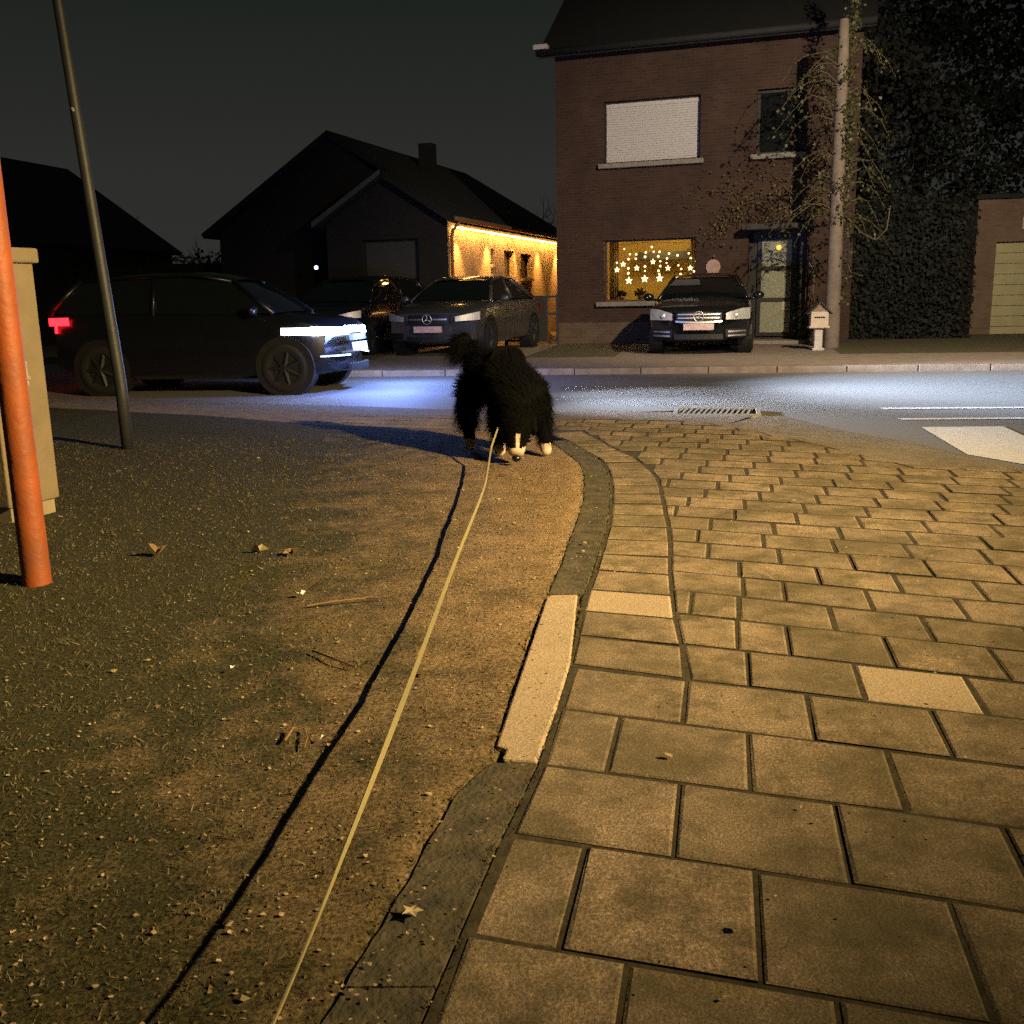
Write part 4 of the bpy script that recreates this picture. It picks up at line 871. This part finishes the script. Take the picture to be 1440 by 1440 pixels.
    def panel(nm, x0, x1, lo, hi, mt, dep=.012, n=10, parent=None, mi_y=-1):
        q = MB(); vs = []; base = mi_y * L / 2
        for i in range(n + 1):
            x_ = x0 + (x1 - x0) * i / n
            for z in (lo(x_), hi(x_)):
                for e2 in (mi_y * dep, -mi_y * .04): vs.append(D((x_, base + e2, z)))
        fs = []
        for i in range(n):
            a, c = i * 4, i * 4 + 4
            fs += [(a, c, c + 2, a + 2), (a + 1, a + 3, c + 3, c + 1), (a + 2, c + 2, c + 3, a + 3), (a, a + 1, c + 1, c)]
        fs += [(0, 2, 3, 1), (n * 4, n * 4 + 1, n * 4 + 3, n * 4 + 2)]
        q.add(vs, fs); return q.obj(nm, mt, parent or o)
    cst = lambda v: (lambda x_: v)
    zt = P['top'][0][1]
    for s_ in (-1, 1):
        if style == 'chrome':                                             # swept headlamps
            lo = lambda x_: zt - .17 + .02 * (abs(x_) - .45) ; hi = lambda x_: zt - .06 + .30 * max(0, abs(x_) - .45) - .25 * max(0, abs(x_) - .72)
            h = panel('headlight', s_ * .46, s_ * .865, lo, hi, M_LENS, .014, 10)
            q = MB(); c = D((s_ * .62, -L / 2 - .02, zt - .10)); q.sphere(c, .045, 10, 8, sc=(1, .3, 1)); q.obj('reflector', M_CHROME, h, smooth=True)
            for z in (.385, .315): panel('daytime_light', s_ * .50, s_ * .80, lambda x_, z=z: z + .03 * (abs(x_) - .5), lambda x_, z=z: z + .026 + .03 * (abs(x_) - .5), M_CHROME, .022, 6)
            panel('side_intake', s_ * .46, s_ * .83, cst(.30), lambda x_: .44 + .04 * (abs(x_) - .46), M_TRIM, .006, 6)
        elif style == 'sport':
            lo = lambda x_: zt - .15 + .05 * (abs(x_) - .5); hi = lambda x_: zt - .07 + .22 * max(0, abs(x_) - .5)
            panel('headlight', s_ * .50, s_ * .87, lo, hi, M_LENS, .014, 10); panel('side_intake', s_ * .5, s_ * .83, cst(.30), cst(.42), M_TRIM, .008, 6)
        panel('tail_light', s_ * .48, s_ * .86, cst(P['top'][-1][1] - .20), cst(P['top'][-1][1] - .05), M_RED if not lit else emat('tail_glow', (1, .012, .02), 6), .012, 8, None, 1)
    if style in ('chrome', 'sport'):
        gl = panel('grille', -.39, .39, lambda x_: zt - .205 + .10 * abs(x_) ** 2 * 1.2, lambda x_: zt - .025 - .05 * abs(x_), M_TRIM, .008, 12)
        ey = D((0, -L / 2, zt - .11))[1] - .035
        if style == 'chrome':
            for z in (zt - .075, zt - .135): panel('bar', -.36, .36, lambda x_, z=z: z - .008, lambda x_, z=z: z + .012, M_CHROME, .024, 10, gl)
            panel('grille_rim', -.40, .40, lambda x_: zt - .225 + .12 * abs(x_) ** 2 , lambda x_: zt - .195 + .12 * abs(x_) ** 2, M_CHROME, .026, 12, gl)
        else:
            for (x0, x1) in ((-.36, -.10), (.10, .36)): panel('bar', x0, x1, cst(zt - .125), cst(zt - .10), M_CHROME, .024, 6, gl)
        q = MB(); q.torus((0, ey, zt - .11), (0, 1, 0), .085, .010, 24, 6)
        for a in (90, 210, 330): q.tube([(0, ey, zt - .11), (math.cos(rad(a)) * .082, ey, zt - .11 + math.sin(rad(a)) * .082)], [.016, .006], 6)
        q.obj('emblem', M_CHROME, gl, smooth=True)
    else: panel('grille', -.40, .40, cst(zt - .20), cst(zt - .12), M_TRIM, .01, 8)
    panel('lower_intake', -.42, .42, cst(.27), cst(.36), M_TRIM, .008, 8)
    pz = zt - .34; pp = panel('number_plate', -.26, .26, cst(pz), cst(pz + .11), M_PLATE, .02, 4)
    return o, yy, D, panel, hw
M_BLK = mat('black_metallic_paint', (.012, .013, .013), .22, .3, var=.2, coat=.8); M_GRAPH = mat('graphite_paint', (.10, .10, .098), .38, .6, var=.15, coat=.6); M_NAVY = mat('dark_blue_paint', (.012, .014, .02), .25, .3, coat=.7)
c1 = make_car('parked_car', 'black saloon with chrome grille parked nose-out before the lit window', (4.04, 20.85, .03), rad(-13.5), SEDAN, M_BLK, 'chrome', 'parked cars')
c2 = make_car('parked_car', 'dark grey saloon parked by the golden wall, behind the dog', (-.82, 21.9, .03), rad(-18), SEDAN, M_GRAPH, 'sport', 'parked cars')
c3 = make_car('parked_car', 'dark car parked left of the grey saloon, half hidden by the passing car', (-3.3, 22.8, .03), rad(-19), HATCH, M_NAVY, 'sport', 'parked cars')
# car driving past on the road, lights on
mv = make_car('moving_car', 'dark car driving past with glowing bluish headlights and red tail light', (-4.02, 13.95, -.035), rad(82.5), HATCH, mat('dark_moving_paint', (.005, .0055, .008), .35, .2, coat=.3), 'plain', None, True)
mo, yy, D, panel, hw = mv; HL = emat('xenon_glow', (.72, .84, 1.0), 22)
for s_ in (-1, 1):
    h = panel('headlight', s_ * .42, s_ * .90, lambda x_: .73 + .02 * abs(x_), lambda x_: .80 + .06 * abs(x_), HL, .02, 14)
    q = MB(); q.box(s_ * .886 - .012, s_ * .886 + .03, -2.05 + .30, -2.05 + .80, .755, .84); q.obj('headlight_streak', HL, h)  # glowing bar added along the flank to imitate the headlight's streak
    q = MB(); q.box(s_ * .90 - .012, s_ * .90 + .02, 2.05 - .42, 2.05 - .16, .92, 1.02); q.obj('tail_light', emat('tail_glow_side', (1, .012, .02), 6), mo)
    panel('daytime_light', s_ * .45, s_ * .85, lambda x_: .47, lambda x_: .485, emat('running_light', (.6, .75, 1), 2.5), .02, 8)
    for (dx, dy, dz, pw, an, sx) in ((-1.1, -11, -.72, 38000, 36, 1.35), (-4.6, -8.6, -1.3, 5200, 44, 1.0)):
        hb = spot('headlight_beam', (s_ * .62, -2.16, .76), (s_ * .62 + dx, -2.16 + dy, .76 + dz), pw, (.66, .78, 1.0), an, .9, .06, mo); hb.scale = (sx, .30, 1)
hs = point('headlight_glow_fill', (-.75, -2.45, .82), 190, (.20, .33, 1.0), .05, mo)  # bluish lamps added ahead of the nose to imitate the headlight glare
hs = point('headlight_glow_fill', (.7, -2.45, .82), 190, (.23, .38, 1.0), .05, mo)

# ------------------------------------------------------------------ the dog: one skinned body, fur strands as its child
def skinned(joints, edges, root, name, sub=2):
    me = bpy.data.meshes.new(name); ids = list(joints); me.from_pydata([joints[k][0] for k in ids], [(ids.index(a), ids.index(c)) for a, c in edges], [])
    o = bpy.data.objects.new(name, me); COL.objects.link(o); sk = o.modifiers.new('skin', 'SKIN'); o.modifiers.new('sub', 'SUBSURF').levels = sub; sk.use_smooth_shade = True; sk.branch_smoothing = .6
    for i, k in enumerate(ids):
        v = me.skin_vertices[0].data[i]; r_ = joints[k][1]; v.radius = r_ if hasattr(r_, '__len__') else (r_, r_); v.use_root = (k == root)
    dg_ = bpy.context.evaluated_depsgraph_get(); dg_.update(); me2 = bpy.data.meshes.new_from_object(o.evaluated_get(dg_)); bpy.data.objects.remove(o); return me2
gz = .065
J = {'pel': ((-.13, 7.12, .635), .185), 'mid': ((-.01, 6.96, .65), .205), 'che': ((.07, 6.79, .62), .215), 'nek': ((.06, 6.62, .46), .15), 'hea': ((.045, 6.50, .315), .115), 'sto': ((.040, 6.44, .225), .078), 'muz': ((.036, 6.40, .155), .062), 'nos': ((.035, 6.375, .122), .048),
     'hlh': ((-.27, 7.10, .50), .12), 'hlk': ((-.31, 6.97, .40), .085), 'hlo': ((-.30, 7.11, .22), .045), 'hlp': ((-.285, 7.06, .105), .042), 'hlt': ((-.275, 6.985, .092), .036),
     'hrh': ((.02, 7.20, .50), .12), 'hrk': ((.05, 7.08, .40), .085), 'hro': ((.04, 7.23, .22), .045), 'hrp': ((.04, 7.18, .105), .042), 'hrt': ((.04, 7.11, .092), .036),
     'frs': ((.20, 6.82, .48), .10), 'fre': ((.225, 6.86, .33), .065), 'frw': ((.235, 6.79, .19), .046), 'frp': ((.24, 6.745, .105), .044), 'frt': ((.245, 6.685, .092), .036),
     'fls': ((-.08, 6.84, .48), .10), 'fle': ((-.09, 6.88, .33), .065), 'flw': ((-.08, 6.81, .19), .046), 'flp': ((-.075, 6.765, .105), .044), 'flt': ((-.07, 6.70, .092), .036),
     'ta1': ((-.22, 7.24, .70), .08), 'ta2': ((-.30, 7.30, .77), .075), 'ta3': ((-.335, 7.30, .83), .07), 'ta4': ((-.30, 7.26, .88), .045)}
E_ = [('pel', 'mid'), ('mid', 'che'), ('che', 'nek'), ('nek', 'hea'), ('hea', 'sto'), ('sto', 'muz'), ('muz', 'nos'), ('pel', 'ta1'), ('ta1', 'ta2'), ('ta2', 'ta3'), ('ta3', 'ta4')]
for p in ('hl', 'hr'): E_ += [('pel', p + 'h'), (p + 'h', p + 'k'), (p + 'k', p + 'o'), (p + 'o', p + 'p'), (p + 'p', p + 't')]
for p in ('fr', 'fl'): E_ += [('che', p + 's'), (p + 's', p + 'e'), (p + 'e', p + 'w'), (p + 'w', p + 'p'), (p + 'p', p + 't')]
dme = skinned(J, E_, 'pel', 'dog')
M_FURB = mat('black_fur', (.0032, .0032, .0032), .9, var=.3, scale=20, spec=.06); M_FURW = mat('white_fur', (.62, .50, .36), .8, var=.3, scale=30)
dme.materials.clear(); dme.materials.append(M_FURB); dme.materials.append(M_FURW)
def is_white(c):
    x_, y, z = c
    if z < .15 and not (y < 6.6): return True                            # paws
    if y < 6.46 and z < .175: return abs(x_ - .037) < .075 and z > .085 + 0 * x_      # muzzle
    if y < 6.50 and z < .26: return abs(x_ - .042) < .012   # blaze
    return False
for p in dme.polygons: p.material_index = 1 if is_white(p.center) else 0; p.use_smooth = True
dog = bpy.data.objects.new('dog', dme); COL.objects.link(dog)
setp(dog, 'big shaggy black dog with white paws and muzzle sniffing the ground, tail raised', 'dog')
rnd = random.Random(5); fb = MB(); tot = []
ar = [p.area * (2.2 if p.center.z > .12 else .6) for p in dme.polygons]; cum = np.cumsum(ar); polys = list(dme.polygons)
for i in range(34000):
    p = polys[int(np.searchsorted(cum, rnd.random() * cum[-1]))]; vs = [dme.vertices[k].co for k in p.vertices]
    a, c = rnd.random(), rnd.random()
    q = vs[0].lerp(vs[1], a).lerp((vs[3] if len(vs) > 3 else vs[2]).lerp(vs[2], a), c); n = p.normal.copy(); w = is_white(q); x_, y, z = q
    head = y < 6.60 and z < .44; tail = (y > 7.22 and z > .72); leg = z < .40 and not head
    if z < .10: continue
    if w and head: L_ = .012
    elif head: L_ = rnd.uniform(.02, .05) if z > .2 else .012
    elif tail: L_ = rnd.uniform(.06, .14)
    elif z < .16: L_ = .012
    elif z < .24 and y > 6.9: L_ = rnd.uniform(.015, .03)
    elif leg: L_ = rnd.uniform(.03, .075) if z < .28 else rnd.uniform(.05, .11)
    else: L_ = rnd.uniform(.04, .085)
    flow = Vector((0, .25, -.9)) if not head else Vector((0, .35, .25)); 
    if tail: flow = Vector((-.55, -.1, -.65))
    if not leg and not head and not tail and n.z > .4: flow = Vector((-.35, .8, -.15))
    d = (n * (rnd.uniform(.35, .75) + .35 * max(0, n.z)) + flow * .8 + Vector((rnd.gauss(0, .18), rnd.gauss(0, .18), rnd.gauss(0, .14)))).normalized()
    sd = d.cross(n);
    if sd.length < .01: sd = Vector((1, 0, 0))
    sd.normalize(); wd = rnd.uniform(.0012, .0028); q0 = q - n * .006; pts = []
    for k, t in enumerate((0, .4, .75, 1)):
        pc = q0 + d * L_ * t + flow * L_ * .45 * t * t; ww = wd * (1 - t * .95); pts += [pc - sd * ww, pc + sd * ww]
    fb.add(pts, [(0, 1, 3, 2), (2, 3, 5, 4), (4, 5, 7, 6)], 1 if w else 0)
fur = fb.obj('fur', [M_FURB, M_FURW], dog)
b = MB(); b.sphere((.035, 6.345, .112), .026, 12, 8, sc=(1.1, .8, .9)); b.obj('nose', mat('black_nose', (.006, .006, .006), .3), dog, smooth=True)
for s_ in (-1, 1):
    b = MB(); b.sphere((.041 + s_ * .045, 6.435, .285), .012, 10, 8); b.obj('eye', mat('dark_eye', (.01, .006, .004), .1), dog, smooth=True)
    b = MB(); b.add([(.045 + s_ * .075, 6.53, .385), (.045 + s_ * .125, 6.50, .36), (.045 + s_ * .135, 6.47, .27), (.045 + s_ * .105, 6.455, .235), (.045 + s_ * .085, 6.475, .29), (.045 + s_ * .112, 6.525, .30)], [(0, 1, 5), (1, 2, 5), (2, 3, 5), (3, 4, 5), (4, 0, 5), (0, 4, 3), (0, 3, 2), (0, 2, 1)]); b.obj('ear', M_FURB, dog, smooth=True)
# leash: flat webbing from the collar down and along to the hand holding it
LP = [(-.05, 6.62, .36), (-.115, 6.30, .22), (-.128, 6.1, .178), (-.140, 5.115, .168), (-.185, 4.3, .15), (-.219, 3.71, .141), (-.263, 2.59, .157), (-.277, 2.057, .187), (-.294, 1.585, .207), (-.301, 1.275, .232), (-.303, 1.0, .275), (-.300, .72, .36), (-.28, .45, .52), (-.25, .30, .72)]
b = MB(); vs = []; pp = []
for i in range(len(LP) - 1):                                             # smooth the line
    p0, p1, p2, p3 = (Vector(LP[max(0, i - 1)]), Vector(LP[i]), Vector(LP[i + 1]), Vector(LP[min(len(LP) - 1, i + 2)]))
    for k in range(8):
        t = k / 8; pp.append(.5 * ((2 * p1) + (-p0 + p2) * t + (2 * p0 - 5 * p1 + 4 * p2 - p3) * t * t + (-p0 + 3 * p1 - 3 * p2 + p3) * t ** 3))
pp.append(Vector(LP[-1]))
for i, p in enumerate(pp):
    t = (pp[min(i + 1, len(pp) - 1)] - pp[max(i - 1, 0)]).normalized(); sd = t.cross(Vector((0, 0, 1))).normalized(); up_ = sd.cross(t)
    y = p.y; tw = np.interp(y, [.3, 1.25, 1.6, 2.3, 3.0, 3.9, 5.0, 6.6], [1.45, 1.40, 1.05, .25, .2, .5, 1.0, .9]); wv = sd * math.cos(tw) + up_ * math.sin(tw); nv = t.cross(wv); hw_ = .0062 * np.interp(y, [.3, 1.2, 1.6, 2.2], [.3, .35, .75, 1]); th = .0014
    vs += [p - wv * hw_ - nv * th, p + wv * hw_ - nv * th, p + wv * hw_ + nv * th, p - wv * hw_ + nv * th]
b.add(vs, [(i * 4 + j, i * 4 + (j + 1) % 4, i * 4 + 4 + (j + 1) % 4, i * 4 + 4 + j) for i in range(len(pp) - 1) for j in range(4)])
setp(b.obj('leash', mat('yellow_webbing', (.26, .23, .10), .7, var=.2, scale=90), smooth=False), 'long yellow webbing leash running low over the soil to the dog', 'leash')


for c_, k in ((c1[0], 1.06), (c2[0], 1.10), (c3[0], 1.05)): c_.scale = (k, k, k)
